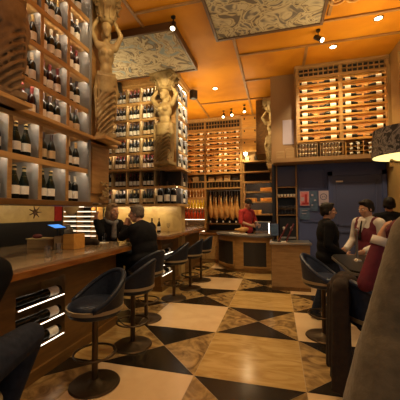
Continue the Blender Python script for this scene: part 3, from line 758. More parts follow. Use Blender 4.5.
# high table
org = (1.02,3.25,0); t = thing('high_table','dark high table with a pale rim beside the blue stools','table',org)
b = MB(org); b.prism(rounded(.62,1.42,2.75,3.80,.12,('se','ne','nw','sw')),.955,.975); b.build('table_top',M['dkmetal'],t)
b = MB(org); b.prism(rounded(.61,1.43,2.74,3.81,.125,('se','ne','nw','sw')),.935,.957); b.build('rim',M['steel'],t)
b = MB(org); b.cyl((1.02,3.25),.04,.02,.94); b.build('pedestal',M['dkmetal'],t,smooth='auto')
b = MB(org); b.lathe([(.0,0),(.28,0),(.27,.02),(.05,.04),(.0,.04)],(1.02,3.25,0),28); b.build('base',M['dkmetal'],t,smooth='auto')
b = MB((.80,3.35,.975)); b.lathe([(.0,0),(.045,0),(.04,.012),(.012,.025),(.011,.30),(.018,.31),(.016,.33),(.0,.335)],(.80,3.35,.975),14)
tag(b.build('candlestick',M['steel'],smooth='auto'),'slim grey metal candlestick on the dark high table','candlestick')

# ------------------------------------------------------------------ things on the first counter
o_=(-2.83,2.98,1.052); t = thing('wooden_box','flat wooden box with pale lid on the bar, left of the cream box','box',o_)
b = MB(o_); b.box(-2.98,-2.68,2.88,3.10,1.052,1.165,.006); b.build('box_body',M['crate'],t)
b = MB(o_); b.box(-2.99,-2.67,2.87,3.11,1.165,1.178,.003); b.build('lid',M['cream_box'],t)
b = MB((-2.86,2.95,1.178)); b.ell((-2.88,2.94,1.20),(.05,.06,.03)); tag(b.build('red_cloth',M['maroon'],smooth=True),'folded dark red cloth on the flat wooden box','cloth')
o_ = (-2.76,3.16,1.052); t = thing('tablet','tilted tablet with glowing blue screen on the bar','tablet',o_)
b = MB(o_); b.grid(lambda u,v,k: V((-2.90+.14*v, 3.10+.22*u, 1.335-.045*v-.012*k)),1,1); b.build('case',M['black'],t)
b = MB(o_); b.grid(lambda u,v,k: V((-2.89+.12*v, 3.115+.19*u, 1.3345-.039*v-.002*k)),1,1); b.build('screen',M['screen'],t)
b = MB(o_); b.cap((-2.83,3.22,1.07),.02,(-2.83,3.22,1.30),.015); b.box(-2.90,-2.76,3.15,3.29,1.053,1.07); b.build('stand',M['black'],t,smooth='auto')
o_ = (-2.62,3.05,1.052); t = thing('cream_crate','small cream box between the wooden box and the orange block on the bar','box',o_)
b = MB(o_); b.box(-2.63,-2.53,2.93,3.13,1.052,1.20,.006); b.build('box_body',M['cream_box'],t)
b = MB(o_); b.box(-2.625,-2.535,2.94,3.12,1.20,1.207); b.build('lid',M['crate'],t)
o_ = (-2.42,3.0,1.052); t = thing('menu_block','orange wooden block at the front of the bar, beside the cream box','block',o_)
b = MB(o_); b.box(-2.49,-2.33,2.92,3.12,1.052,1.235,.008); b.build('block_body',M['bright_oak'],t)
b = MB(o_); b.box(-2.47,-2.35,2.94,3.10,1.235,1.243); b.build('card_slot',M['dark'],t)
o_ = (-2.98,3.55,1.052); t = thing('coffee_grinder','black round machine behind the cream box on the bar','machine',o_)
b = MB(o_); b.lathe([(.0,0),(.10,0),(.11,.03),(.10,.20),(.06,.25),(.0,.255)],(-2.98,3.55,1.052),24); b.build('housing',M['black'],t,smooth='auto')
b = MB(o_); b.lathe([(.03,0),(.065,.0),(.065,.02),(.045,.03),(.0,.03)],(-2.89,3.48,1.22),20,axis='x'); b.build('dial',M['steel'],t,smooth='auto')
b = MB((-2.45,3.35,1.052)); b.cap((-2.62,3.36,1.10),.05,(-2.42,3.46,1.09),.045); b.cap((-2.42,3.46,1.09),.045,(-2.36,3.42,1.085),.035)
tag(link('dark_bag',blob_mesh(b.bm,'dark_bag',M['darkcoat'],.01,4),None,(-2.45,3.35,1.052)),'dark soft bag lying on the bar before the blond woman','bag')
def tumbler(loc,label,h=.11,r=.036,name='glass_tumbler'):
    b = MB(loc); b.lathe([(.0,0),(r*.8,0),(r,h),(r-.003,h),(r*.8-.003,.01),(.0,.01)],loc,20)
    return tag(b.build(name,M['clear'],smooth='auto'),label,'glass','glasses on the bar')
tumbler((-2.20,2.38,1.053),'clear tumbler at the front of the bar, nearest the camera')
tumbler((-2.28,2.62,1.053),'clear tumbler a step behind the front tumbler on the bar')
tumbler((-2.50,3.80,1.053),'clear tumbler at the bar end before the blond woman',.13)
def wineglass(loc,label,s=1.,grp='wine glasses on the second counter'):
    b = MB(loc); b.lathe([(.0,0),(.036*s,0),(.034*s,.003),(.005,.008),(.004,.09*s),(.02*s,.10*s),(.038*s,.135*s),(.036*s,.19*s),(.034*s,.19*s),(.036*s,.135*s),(.018*s,.104*s),(.0,.102*s)],loc,18)
    return tag(b.build('wine_glass',M['clear'],smooth='auto'),label,'glass',grp)
b = MB((-2.5,3.65,1.053)); b.prism(rounded(-2.62,-2.38,3.56,3.74,.02,('se','ne','nw','sw')),1.053,1.058); tag(b.build('napkin',M['white']),'white napkin on the bar end before the seated couple','napkin')
# on the second counter
wineglass((-2.30,5.9,1.053),'wine glass nearest on the second counter'); wineglass((-2.42,6.4,1.053),'wine glass behind the nearest one on the second counter'); wineglass((-2.2,6.9,1.053),'wine glass at the middle of the second counter')
for k,(x,y,kd) in enumerate(((-2.62,5.75,KINDS[0]),(-2.50,5.85,KINDS[1]),(-2.72,6.2,KINDS[4]),(-2.55,6.9,KINDS[2]))):
    bottle(kd,(x,y,1.053),(0,0,k),['dark bottle at the near back of the second counter','dark bottle beside the wine glass on the second counter','pale capped bottle further along the second counter','red capped bottle at the far part of the second counter'][k],'bottles on the second counter',1.)
o_ = (-2.2,6.15,1.053); t = thing('ice_bucket','shiny metal bucket on the second counter','bucket',o_)
b = MB(o_); b.lathe([(.0,0),(.07,0),(.09,.16),(.086,.16),(.067,.008),(.0,.008)],o_,24); b.build('bucket_body',M['steel'],t,smooth='auto')
for s in (-1,1):
    b = MB(o_); b.tube([(-2.2+s*(.085+.02*math.sin(a)),6.15+.03*math.cos(a),1.053+.12) for a in [PI*i/8 for i in range(9)]],.006,6); b.build('handle',M['steel'],t,smooth=True)

# ------------------------------------------------------------------ half-height oak pillar and round ham counter
org = (.22,5.95,0); t = thing('service_counter','wood fronted service counter beside the standing person in black','counter',org)
b = MB(org); b.box(-.12,.58,5.70,6.22,0,.86,.006); b.build('body',M['crate'],t)
b = MB(org); b.box(-.15,.61,5.66,6.26,.86,.90,.008); b.build('worktop',M['steel'],t)
b = MB(org); b.box(-.12,.58,5.69,5.70,0,.07); b.build('plinth',M['walnut'],t)
b = MB(org); b.box(-.125,-.04,5.72,6.1,.08,.84); b.build('side_panel',M['black'],t)
b = MB((.1,5.8,.90)); b.box(.06,.16,5.72,5.80,.901,.912,.003); tag(b.build('card_tray',M['white']),'small white tray on the service counter','tray')
for k,(x,a) in enumerate(((.13,.22),(.24,.16))):
    b = MB((x,5.95,.90)); b.grid(lambda u,v,q: V((x+a*(1-v)*-.55+.02*q+.06*v, 5.85+.22*u, .902+.34*v)),1,1)
    tag(b.build('menu_folder',M['maroon']),'maroon menu folder standing on the service counter, %s'%('left one','right one')[k],'menu','menus on the service counter')
o_ = (-.05,6.0,.90); t = thing('till','dark till screen on the left of the service counter','till',o_)
b = MB(o_); b.box(-.13,.02,6.0,6.04,1.0,1.24,.008); b.build('screen_case',M['navy2'],t)
b = MB(o_); b.box(-.12,.01,5.997,6.0,1.01,1.23); b.build('screen',M['bluepost'],t)
b = MB(o_); b.cap((-.055,6.05,1.05),.018,(-.055,6.08,.92),.02); b.box(-.11,.0,6.0,6.14,.901,.92); b.build('stand',M['black'],t)

CX,CY,RR = -.50,8.20,1.12
def arc(r,a0,a1,n=24): return [(CX+r*math.cos(math.radians(a0+(a1-a0)*i/n)), CY+r*math.sin(math.radians(a0+(a1-a0)*i/n))) for i in range(n+1)]
org = (CX,CY,0); t = thing('round_counter','curved oak counter with dark inset panels under the ham carver','counter',org)
A0,A1 = 168,292
b = MB(org); b.prism(arc(RR,A0,A1)+arc(RR-.45,A1,A0),.06,.87); b.build('body',M['oak'],t)
b = MB(org); b.prism(arc(RR+.02,A0,A1)+arc(RR-.4,A1,A0),0,.07); b.build('plinth',M['walnut'],t)
b = MB(org); b.prism(arc(RR+.06,A0-2,A1+2)+arc(RR-.55,A1+2,A0-2),.87,.91); b.build('worktop',M['steel'],t)
for a,da in ((181,7),(219,20),(268,14)):
    fr_ = MB(org); p0 = [(CX+(RR+.004)*math.cos(math.radians(x)),CY+(RR+.004)*math.sin(math.radians(x))) for x in (a-da,a+da)]
    q = MB(org); q.prism(arc(RR+.012,a-da,a+da,6)+arc(RR-.01,a+da,a-da,6),.16,.74); q.build('inset_panel',M['dark'],t)
    for z0,z1,b0,b1_ in ((.74,.78,a-da-1.5,a+da+1.5),(.12,.16,a-da-1.5,a+da+1.5)):
        fr_.prism(arc(RR+.022,b0,b1_,6)+arc(RR-.01,b1_,b0,6),z0,z1)
    for b0,b1_ in ((a-da-1.5,a-da),(a+da,a+da+1.5)): fr_.prism(arc(RR+.022,b0,b1_,2)+arc(RR-.01,b1_,b0,2),.12,.78)
    fr_.build('panel_frame',M['oak'],t)
# food case, plates, ham stand on the round counter
o_ = (-.28,7.30,.91); t = thing('glass_display_case','glass food display case on the curved counter','case',o_)
b = MB(o_); b.box(-.52,-.16,7.16,7.46,.911,.935,.004); b.build('base',M['steel'],t)
b = MB(o_); b.box(-.52,-.16,7.16,7.166,.94,1.22); b.box(-.52,-.514,7.16,7.46,.94,1.22); b.build('glass_pane',M['clear'],t)
b = MB(o_); b.box(-.52,-.16,7.16,7.46,1.22,1.235); b.build('top',M['steel'],t)
b = MB(o_); b.box(-.21,-.185,7.20,7.225,.95,1.21); b.build('light_tube',M['ledbar'],t)
for k,(x,y) in enumerate(((-1.15,7.55),(-1.0,7.38),(-.80,7.26))):
    b = MB((x,y,.911)); b.lathe([(.0,0),(.05,0),(.10,.014),(.098,.018),(.05,.006),(.0,.006)],(x,y,.911),24)
    tag(b.build('plate',M['white'],smooth='auto'),'white plate on the curved counter, %s'%('nearest the hams','middle one','before the ham carver')[k],'plate','plates on the curved counter')
def ham_mesh():
    b = MB()
    b.ell((0,0,-.36),(.085,.06,.15)); b.ell((.02,0,-.45),(.075,.055,.09)); b.cap((0,0,-.24),.05,(0,0,-.10),.026); b.cap((.02,0,-.4),.06,(.03,0,-.52),.035)
    return blob_mesh(b.bm,'cured_ham',M['ham'],.012,4)
HM = ham_mesh()
b = MB(); b.cap((0,0,-.13),.030,(0,0,-.045),.022); b.cap((0,0,-.045),.024,(.015,0,.0),.016); SHK = blob_mesh(b.bm,'shank',M['hamfat'],.008,3)
b = MB(); b.tube([(0,0,-.03),(.004,0,.05),(0,0,.13)],.006,6); STR = b.mesh('string',M['white'])
o_ = (-.95,7.55,.911); t = thing('ham_stand','ham on a wooden carving stand before the ham carver','ham stand',o_)
b = MB(o_); b.box(-1.10,-.82,7.56,7.72,.911,.935,.005); b.box(-.86,-.84,7.62,7.66,.935,1.12); b.build('board',M['crate'],t)
hm_ = link('ham',HM,t,(-.22,.09,.10),(0,-PI*.5,0)); hm_.scale = (.8,.8,.8)

# ------------------------------------------------------------------ back wall fittings
YW = 9.0
org = (-2.0,8.85,0); bk = thing('back_wall_unit','tall oak wall unit of shelves and niches across the back wall','wall unit',org)
def bp(name,m,boxes,par=bk,org=org):
    q = MB(org)
    for x in boxes: q.box(*x)
    return q.build(name,m,par)
Y0 = 8.62
UP = [-2.88,-2.14,-1.03]
for x in UP: bp('upright',M['oak'],[(x-.03,x+.03,Y0,YW,.9,ZC-.01)])
for z in (2.66,2.42,2.20): bp('shelf',M['oakx'],[(-2.9,-1.0,Y0-.01,YW,z-.02,z+.01)])
bp('valance',M['oak'],[(-2.88,-1.03,Y0-.006,Y0+.02,3.995,4.065)])
bp('cornice',M['oakx'],[(-2.9,-1.0,Y0-.03,YW,4.30,4.39)])
# square lattice above and between
def lattice(x0,x1,z0,z1,nx,nz,y,par,org,m):
    q = MB(org)
    for i in range(nx+1): x = x0+(x1-x0)*i/nx; q.box(x-.0065,x+.0065,y,y+.05,z0,z1)
    for j in range(nz+1): z = z0+(z1-z0)*j/nz; q.box(x0,x1,y-.003,y+.05,z-.0065,z+.0065)
    q.build('lattice',m,par)
    q = MB(org); q.box(x0,x1,y+.06,y+.07,z0,z1); q.build('lattice_backing',M['dark'],par)
lattice(-2.85,-2.17,4.06,4.29,8,2,Y0,bk,org,M['oak']); lattice(-2.11,-1.06,4.06,4.29,12,2,Y0,bk,org,M['oak'])
lattice(-2.85,-2.17,2.22,2.40,7,1,Y0,bk,org,M['oak']); lattice(-2.11,-1.06,2.22,2.40,11,1,Y0,bk,org,M['oak'])
rows = [2.70+.168*i for i in range(8)]
for i,z in enumerate(rows):
    bp('bottle_tray',M['bright_oak'],[(-2.85,-1.06,Y0+.02,YW-.1,z-.012,z),(-2.85,-1.06,Y0+.20,Y0+.21,z,z+.15),(-2.85,-1.06,Y0+.0,Y0+.02,z-.03,z+.003)])
    bp('light_strip',M['ledo'],[(-2.84,-2.2,Y0+.022,Y0+.034,z+.148,z+.155),(-2.1,-1.08,Y0+.022,Y0+.034,z+.148,z+.155)])
pairs = [(-2.83,0),(-2.19,1),(-2.11,0),(-1.61,1),(-1.57,0),(-1.07,1)]
pn = ['first','second','third','fourth','fifth','sixth']
for i,z in enumerate(rows):
    for j,(x,f) in enumerate(pairs):
        bottle(KINDS[(i+j)%2],(x,Y0+.075,z+.042),(0,PI/2 if not f else -PI/2,0),
            'bottle lying on the back wall rack, %s from left, %s tray up'%(pn[j],ORD[i]),'bottles lying on the back wall rack',.80 if j > 1 else 1.,False)
# small boxes between shelves
for k in range(7):
    x = -2.80+.25*k
    q = MB((x,8.75,2.43)); q.box(x,x+.19,8.66,8.85,2.431,2.55+.03*(k%3),.006)
    tag(q.build('wine_box',M[('crate','cream_box','dark','crate')[k%4]]),'small wine box on the back wall shelf, %s from left'%(pn+['seventh'])[k],'box','boxes on the back wall shelf')
# lit spirits shelf
for z in (1.94,1.60,1.26,.90): bp('shelf',M['oakx'],[(-2.86,-2.16,Y0,YW,z-.02,z),(-2.86,-2.16,Y0-.012,Y0+.008,z-.045,z+.004)])
bp('bay_back',M['cream_box'],[(-2.86,-2.16,YW-.04,YW-.01,.9,2.2)])
for z in (1.92,1.58,1.24): bp('light_strip',M['ledbar'],[(-2.84,-2.18,Y0+.010,Y0+.026,z-.018,z-.010)])
for z in (1.94,1.60): bp('light_strip',M['ledo'],[(-2.84,-2.18,YW-.09,YW-.07,z,z+.01)])
bp('light_strip',M['ledbar'],[(-2.86,-2.16,Y0-.02,Y0-.012,1.240,1.252),(-2.86,-2.16,Y0-.02,Y0-.012,.885,.90)])
sp = {}
for nm,mm in (('redglass','redglass'),('yelglass','yelglass'),('amber','amber')):
    sp[nm] = MB().lathe([(.0,0),(.040,0),(.042,.006),(.042,.16),(.03,.185),(.015,.20),(.014,.245),(.018,.247),(.018,.265),(.0,.266)],n=12).mesh('spirit_bottle',M[mm],'auto')
for z,nm,word in ((1.26,'redglass','red'),(1.60,'yelglass','yellow'),(1.94,'amber','dark amber')):
    for k in range(7):
        o = tag(link('spirit_bottle',sp[nm],None,(-2.80+.098*k,Y0+.10,z+.001)),'%s bottle on the lit back bar shelf, %s from left'%(word,(pn+['seventh'])[k]),'bottle','%s bottles on the lit shelf'%word)
        o.scale = (1,1,1.1 if nm == 'redglass' else .95)
        q = MB(); 
for k in range(5): wineglass((-2.78+.14*k,Y0+.14,.901),'glass on the lowest lit back shelf, %s from left'%pn[k],1.1,'glasses on the back shelf')
# ham niche
bp('niche_back',M['black'],[(-2.10,-1.06,YW-.03,YW-.01,.9,2.2)])
bp('niche_shelf',M['walnut'],[(-2.11,-1.06,Y0,YW,1.10,1.13)])
bp('rail',M['steel'],[(-2.11,-1.06,8.74,8.76,2.12,2.14)])
for k in range(11):
    x = -1.99+.083*k; nm = ['first','second','third','fourth','fifth','sixth','seventh','eighth','ninth','tenth','last']
    h_ = tag(link('cured_ham',HM,None,(x,8.74+.09*(k%2)-.045,1.99-.03*(k%3)),(0,0,(k*1.7)%1.2-.6)),'cured ham hanging in the dark niche, %s from left'%nm[k],'ham','hams hanging in the niche')
    h_.scale = (.98,1.0,1.28); link('shank',SHK,h_); link('string',STR,h_)
for k in range(5):
    x = -2.0+.2*k; bottle(KINDS[k%3],(x,8.70,1.131),(0,0,k),'short bottle on the ledge under the hams, %s from left'%pn[k],'bottles under the hams',.6,False)
# back cabinet
org2 = (-2.0,8.5,0); t = thing('back_cabinet','low oak cabinet under the lit spirits shelf','cabinet',org2)
bp('body',M['oak'],[(-2.89,-1.3,8.42,8.98,.0,.80)],t,org2)
bp('worktop',M['edge'],[(-2.89,-1.3,8.38,8.98,.80,.84)],t,org2)
for k in range(4):
    x = -2.86+.39*k
    dd = bp('door',M['oakx'],[(x,x+.36,8.405,8.42,.08,.76)],t,org2)
    bp('knob',M['brass'],[(x+.30,x+.32,8.385,8.406,.42,.46)],dd,org2)
# right bay: cheese and bread shelves
org3 = (-.5,8.8,0); rs = thing('cheese_shelves','dark backed oak shelves with yellow cheeses right of the hams','shelf',org3)
bp('back_panel',M['dark'],[(-.98,0.0,YW-.03,YW-.005,.9,3.05)],rs,org3)
for x in (-.96,-.02): bp('upright',M['oak'],[(x-.03,x+.03,8.60,YW,.9,3.05)],rs,org3)
for z in (1.42,1.78,2.08,2.38,2.68,3.0): bp('shelf',M['oakx'],[(-.98,0.0,8.58,YW,z-.025,z),(-.98,0.0,8.57,8.59,z-.045,z)],rs,org3)
for z in (1.78,2.08,2.38): bp('light_strip',M['led'],[(-.9,-.08,8.592,8.605,z-.033,z-.026)],rs,org3)
for k,(x,z,w,lb) in enumerate(((-.28,2.08,.2,'upper right shelf'),(-.28,1.78,.2,'middle right shelf'),(-.75,1.78,.17,'middle left shelf'),(-.60,1.42,.16,'lowest shelf'))):
    q = MB((x,8.74,z)); q.prism([(x+w*math.cos(2*PI*i/20),8.76+.11*math.sin(2*PI*i/20)) for i in range(20)],z+.001,z+.11)
    tag(q.build('cheese_round',M['bread'],smooth='auto'),'round yellow cheese on the %s right of the hams'%lb,'cheese','cheeses on the shelves')
for k in range(6):
    x = -.90+.15*k
    q = MB((x,8.72,3.001)); q.box(x,x+.12,8.62,8.85,3.001,3.12+.035*(k%3),.006)
    tag(q.build('wine_box',M[('cream_box','crate','dark','white','cream_box','crate')[k]]),'wine box on top of the cheese shelves, %s from left'%pn[k],'box','boxes on the cheese shelves')
# panelled cupboard above
org4 = (-.75,8.8,3.2); cp = thing('wall_cupboard','tall oak wall cupboard between bottle racks and brown bulkhead','cupboard',org4)
bp('body',M['oakx'],[(-1.0,-.52,8.62,9.0,3.28,4.38)],cp,org4)
for k,(z0,z1) in enumerate(((3.30,3.62),(3.65,3.97),(4.0,4.34))):
    dd = bp('door',M['bright_oak'],[(-.97,-.55,8.60,8.62,z0,z1)],cp,org4)
    for x in (-.93,-.62): bp('hinge',M['dkmetal'],[(x,x+.035,8.58,8.60,z1-.10,z1-.05)],dd,org4)
q = MB((-.86,8.56,3.22)); q.lathe([(.0,.0),(.03,.0),(.05,.04),(.055,.09),(.0,.095)],(-.88,8.53,3.14),16)
wl = tag(q.build('wall_lamp',M['lens'],smooth='auto'),'small glowing wall lamp below the oak cupboard','lamp')
q = MB((-.86,8.56,3.22)); q.tube([(-.88,8.53,3.235),(-.88,8.58,3.26),(-.88,8.62,3.30)],.01,8); q.build('arm',M['brass'],wl,smooth=True)
# dark timber post and bulkhead side
q = MB((-.34,8.2,0)); q.box(-.5,-.16,7.55,8.4,3.0,ZC-.01,.01); q.box(-.52,-.14,7.53,8.42,2.96,3.04,.006)
tag(q.build('timber_post',M['walnut']),'dark timber pier hanging behind the small lit caryatid','pier')
q = MB((.05,7.2,2.55)); q.box(-.20,.28,6.95,7.52,2.50,2.60,.01); q.box(-.17,.25,7.0,7.5,2.6,2.62)
tag(q.build('statue_bracket',M['oak']),'oak bracket shelf under the small lit caryatid','bracket')
q = MB((.05,7.5,2.5)); q.box(-.16,.30,7.47,7.53,2.3,ZC-.01); tag(q.build('backing_board',M['oak']),'oak backing board behind the small lit caryatid','panel')
# ------------------------------------------------------------------ right bulkhead rack
org = (1.25,6.15,2.6); rr = thing('wine_rack','oak rack of bottles lying on lit trays on the brown bulkhead','wine rack',org)
X0,X1,XM = .43,2.02,1.22; YR = 5.98
for x in (X0,XM,X1): bp('upright',M['oak'],[(x-.03,x+.03,YR,6.3,2.85,4.38)],rr,org)
bp('back_panel',M['bright_oak'],[(X0,X1,6.26,6.295,2.85,4.36)],rr,org)
bp('valance',M['oak'],[(X0,X1,YR-.006,YR+.012,4.12,4.17)],rr,org)
bp('cornice',M['oak'],[(X0-.05,X1+.03,YR-.02,6.3,4.34,4.395)],rr,org)
lattice(X0+.03,XM-.03,4.165,4.335,8,2,YR,rr,org,M['oak']); lattice(XM+.03,X1-.03,4.165,4.335,8,2,YR,rr,org,M['oak'])
for i in range(8):
    z = 2.885+.159*i
    bp('bottle_tray',M['bright_oak'],[(X0,X1,YR+.01,6.26,z-.014,z),(X0,X1,YR+.16,YR+.17,z,z+.144),(X0,X1,YR-.004,YR+.012,z-.03,z+.003)],rr,org)
    bp('light_strip',M['ledo'],[(X0+.04,XM-.04,YR+.014,YR+.026,z+.138,z+.144),(XM+.04,X1-.04,YR+.014,YR+.026,z+.138,z+.144)],rr,org)
    for j,(x,f) in enumerate(((X0+.045,0),(XM-.045,1),(XM+.045,0),(X1-.045,1))):
        bottle(('bord','glassdk','paper','foild') if (i+j)%3 else ('burg','glassdk','paper','foil'),(x,YR+.072,z+.046),(0,PI/2 if not f else -PI/2,0),
            'bottle lying on the bulkhead rack, %s from left, %s tray up'%(pn[j],ORD[i]),'bottles lying on the bulkhead rack',1.1)
# crates on the ledge
def small_bottle():
    return MB().lathe([(.0,0),(.016,0),(.017,.003),(.017,.10),(.008,.12),(.008,.15),(.0,.151)],n=10).mesh('small_bottle',M['white'],'auto')
SBM = small_bottle(); 
def crate(x0,x1,label):
    o_ = ((x0+x1)/2,6.05,2.541); t = thing('wine_crate',label,'crate',o_,0,'crates on the brown ledge')
    bp('bottom',M['crate'],[(x0,x1,5.97,6.2,2.542,2.555)],t,o_)
    for x in (x0,x1-.012): bp('side',M['crate'],[(x,x+.012,5.97,6.2,2.555,2.82)],t,o_)
    bp('back',M['cream_box'],[(x0,x1,6.19,6.2,2.555,2.82)],t,o_)
    for z in (2.635,2.72): bp('slat',M['bright_oak'],[(x0+.012,x1-.012,5.99,6.19,z,z+.008)],t,o_)
    bp('top',M['crate'],[(x0,x1,5.97,6.2,2.82,2.832)],t,o_)
crate(.40,.78,'open pine crate packed with small white bottles, left one of the two on the ledge')
crate(.83,1.24,'open pine crate packed with small white bottles, right one of the two on the ledge')
for ci,x0 in enumerate((.42,.85)):
    for r,z in enumerate((2.557,2.645,2.73)):
        for k in range(6):
            o = tag(link('small_bottle',SBM,None,(x0+.04+.056*k,6.115,z+.032),(PI/2,0,0)),'small white bottle, %s from left, %s row, %s ledge crate'%(pn[k],('lowest','middle','top')[r],('left','right')[ci]),'bottle','small bottles in the ledge crates')
            o.rotation_euler = (PI/2-.25,0,0); o.scale = (1.25,1.25,1)
bp2 = []
for k,x in enumerate((1.34,1.46,1.66,1.78,1.90)):
    for r in range(3):
        o = bottle(('bord','glassdk','paper','foilw'),(x,6.0,2.560+.085*r+.02),(PI/2*.0,PI/2-.35,0),'bottle resting aslant at the ledge, %s pile from left, %s one'%(pn[k],('lowest','middle','top')[r]),'slanted bottles on the ledge',.55,True)
q = MB((1.62,6.05,2.542))
for k,x in enumerate((1.29,1.44,1.60,1.74,1.88)):
    for r in range(3): q.box(x,x+.15,5.97,6.16,2.542+.085*r,2.548+.085*r)
q.box(1.28,1.29,5.97,6.16,2.542,2.82); q.box(2.02,2.03,5.97,6.16,2.542,2.82); q.box(1.58,1.59,5.97,6.16,2.542,2.82)
tag(q.build('bottle_stand',M['bright_oak']),'low oak stand holding slanted bottles on the ledge','stand')
for k,x in enumerate((.0,.19)):
    q = MB((x+.08,6.05,2.541)); q.box(x,x+.16,5.98,6.18,2.542,2.70+.06*k,.006); tag(q.build('wine_box',M['crate']),'plain wine box at the left end of the ledge, %s'%('outer one','inner one')[k],'box','boxes on the ledge')
q = MB((.25,6.28,3.1)); q.box(.14,.36,6.287,6.301,2.90,3.42); tag(q.build('notice_sheet',M['lav']),'pale blank sheet hung on the brown bulkhead left of the bottles','sheet')
# ------------------------------------------------------------------ service alcove below bulkhead
org = (.18,6.45,.9); t = thing('glass_cabinet','dark shelves of glasses in the service alcove beside the posters','cabinet',org)
for x in (0.0,.39): bp('upright',M['brown_panel'],[(x-.015,x+.015,6.24,6.28,.9,2.45)],t,org)
for z in (1.42,1.80,2.0): bp('shelf',M['brown_panel'],[(-.02,.40,6.24,6.60,z-.015,z)],t,org)
bp('dark_pane',M['navy2'],[(.02,.37,6.33,6.335,2.02,2.44)],t,org)
for k in range(6):
    wineglass((.04+.062*k,6.30,1.421),'wine glass on the alcove shelf, %s from left'%pn[k],1.0,'glasses in the service alcove')
for k in range(6):
    q = MB((.04+.062*k,6.30,1.801)); q.lathe([(.0,0),(.02,0),(.028,.05),(.025,.05),(.018,.006),(.0,.006)],(.04+.062*k,6.30,1.801),14)
    tag(q.build('coffee_cup',M['white'],smooth='auto'),'white cup on the upper alcove shelf, %s from left'%pn[k],'cup','cups in the service alcove')
o_ = (.2,6.2,.90); t = thing('espresso_machine','black coffee machine in the service alcove','machine',o_)
bp('housing',M['black'],[(.05,.38,6.28,6.55,.905,1.36)],t,o_); bp('drip_tray',M['steel'],[(.07,.36,6.22,6.30,.93,.96)],t,o_)
for x in (.13,.28): q = MB(o_); q.cap((x,6.27,1.15),.03,(x,6.24,1.12),.025); q.cap((x,6.24,1.12),.012,(x,6.16,1.11),.012); q.build('group_head',M['steel'],t,smooth=True)
# posters on the navy wall
def poster(label,x0,x1,z0,z1,m,marks):
    o_ = ((x0+x1)/2,6.29,z0); t = thing('poster',label,'poster',o_)
    bp('sheet',m,[(x0,x1,6.279,6.300,z0,z1)],t,o_)
    for nm,mm,bx in marks: bp(nm,mm,[bx],t,o_)
poster('pink and red poster on the navy wall left of the dark haired person',.46,.64,1.60,1.90,M['lav'],
    [('pink_field',M['pink'],(.47,.63,6.274,6.279,1.61,1.89)),('red_mark',M['redink'],(.555,.60,6.270,6.275,1.66,1.84)),('red_mark',M['redink'],(.50,.63,6.270,6.275,1.63,1.67)),('pale_mark',M['lav'],(.48,.54,6.270,6.275,1.70,1.78))])
poster('dark blue poster with pale squares between the pink and the lavender posters',.66,.80,1.50,1.90,M['bluepost'],
    [('pale_square',M['lav'],(.68,.72,6.274,6.279,1.80,1.84)),('pale_square',M['lav'],(.73,.77,6.274,6.279,1.70,1.73)),('pale_square',M['lav'],(.68,.71,6.274,6.279,1.60,1.63))])
o_ = (.91,6.29,1.58); t = thing('poster','lavender poster with a round blue emblem above the dark haired person','poster',o_)
bp('sheet',M['lav'],[(.815,1.0,6.222,6.228,1.60,1.90)],t,o_); bp('mount',M['navy'],[(.86,.97,6.228,6.30,1.65,1.85)],t,o_)
q = MB(o_); q.tube([(.905+.06*math.cos(2*PI*i/24),6.22,1.78+.06*math.sin(2*PI*i/24)) for i in range(24)],.007,6,True); q.tube([(.875,6.22,1.76),(.895,6.22,1.80),(.905,6.22,1.77),(.92,6.22,1.80),(.94,6.22,1.76)],.005,6); q.build('emblem',M['ink'],t)
bp('caption',M['ink'],[(.85,.965,6.218,6.222,1.64,1.655)],t,o_)
poster('small dark notice below the pink poster',.46,.64,1.32,1.56,M['bluepost'],[('pale_line',M['lav'],(.49,.60,6.274,6.279,1.50,1.51)),('pale_line',M['lav'],(.49,.58,6.274,6.279,1.44,1.45))])

# ------------------------------------------------------------------ floor lamp at right
LX,LY_ = 1.30,3.42
t = thing('floor_lamp','tall lamp with black and grey damask shade at the right edge','lamp',(LX,LY_,0)); o_ = (LX,LY_,0)
q = MB(o_); q.lathe([(.30,2.06),(.31,2.06),(.29,2.345),(.28,2.345),(.30,2.06)],(LX,LY_,0),40); q.build('lamp_shade',M['shade'],t,smooth='auto')
q = MB(o_); q.lathe([(.0,2.055),(.298,2.055),(.298,2.062),(.0,2.062)],(LX,LY_,0),40); q.build('diffuser',M['shadeglow'],t,smooth='auto')
q = MB(o_); q.lathe([(.0,0),(.16,0),(.16,.03),(.06,.06),(.03,.12),(.028,1.2),(.05,1.26),(.03,1.32),(.04,1.6),(.055,1.75),(.03,1.9),(.02,1.95),(.02,2.06)],(LX,LY_,0),20); q.build('stem',M['stone'],t,smooth='auto')
q = MB(o_); q.tube([(LX-.13,LY_,2.02),(LX-.08,LY_,2.005),(LX,LY_,2.0)],.013,8); q.ell((LX-.13,LY_,2.02),(.02,.02,.02)); q.build('finial',M['brass'],t,smooth=True)

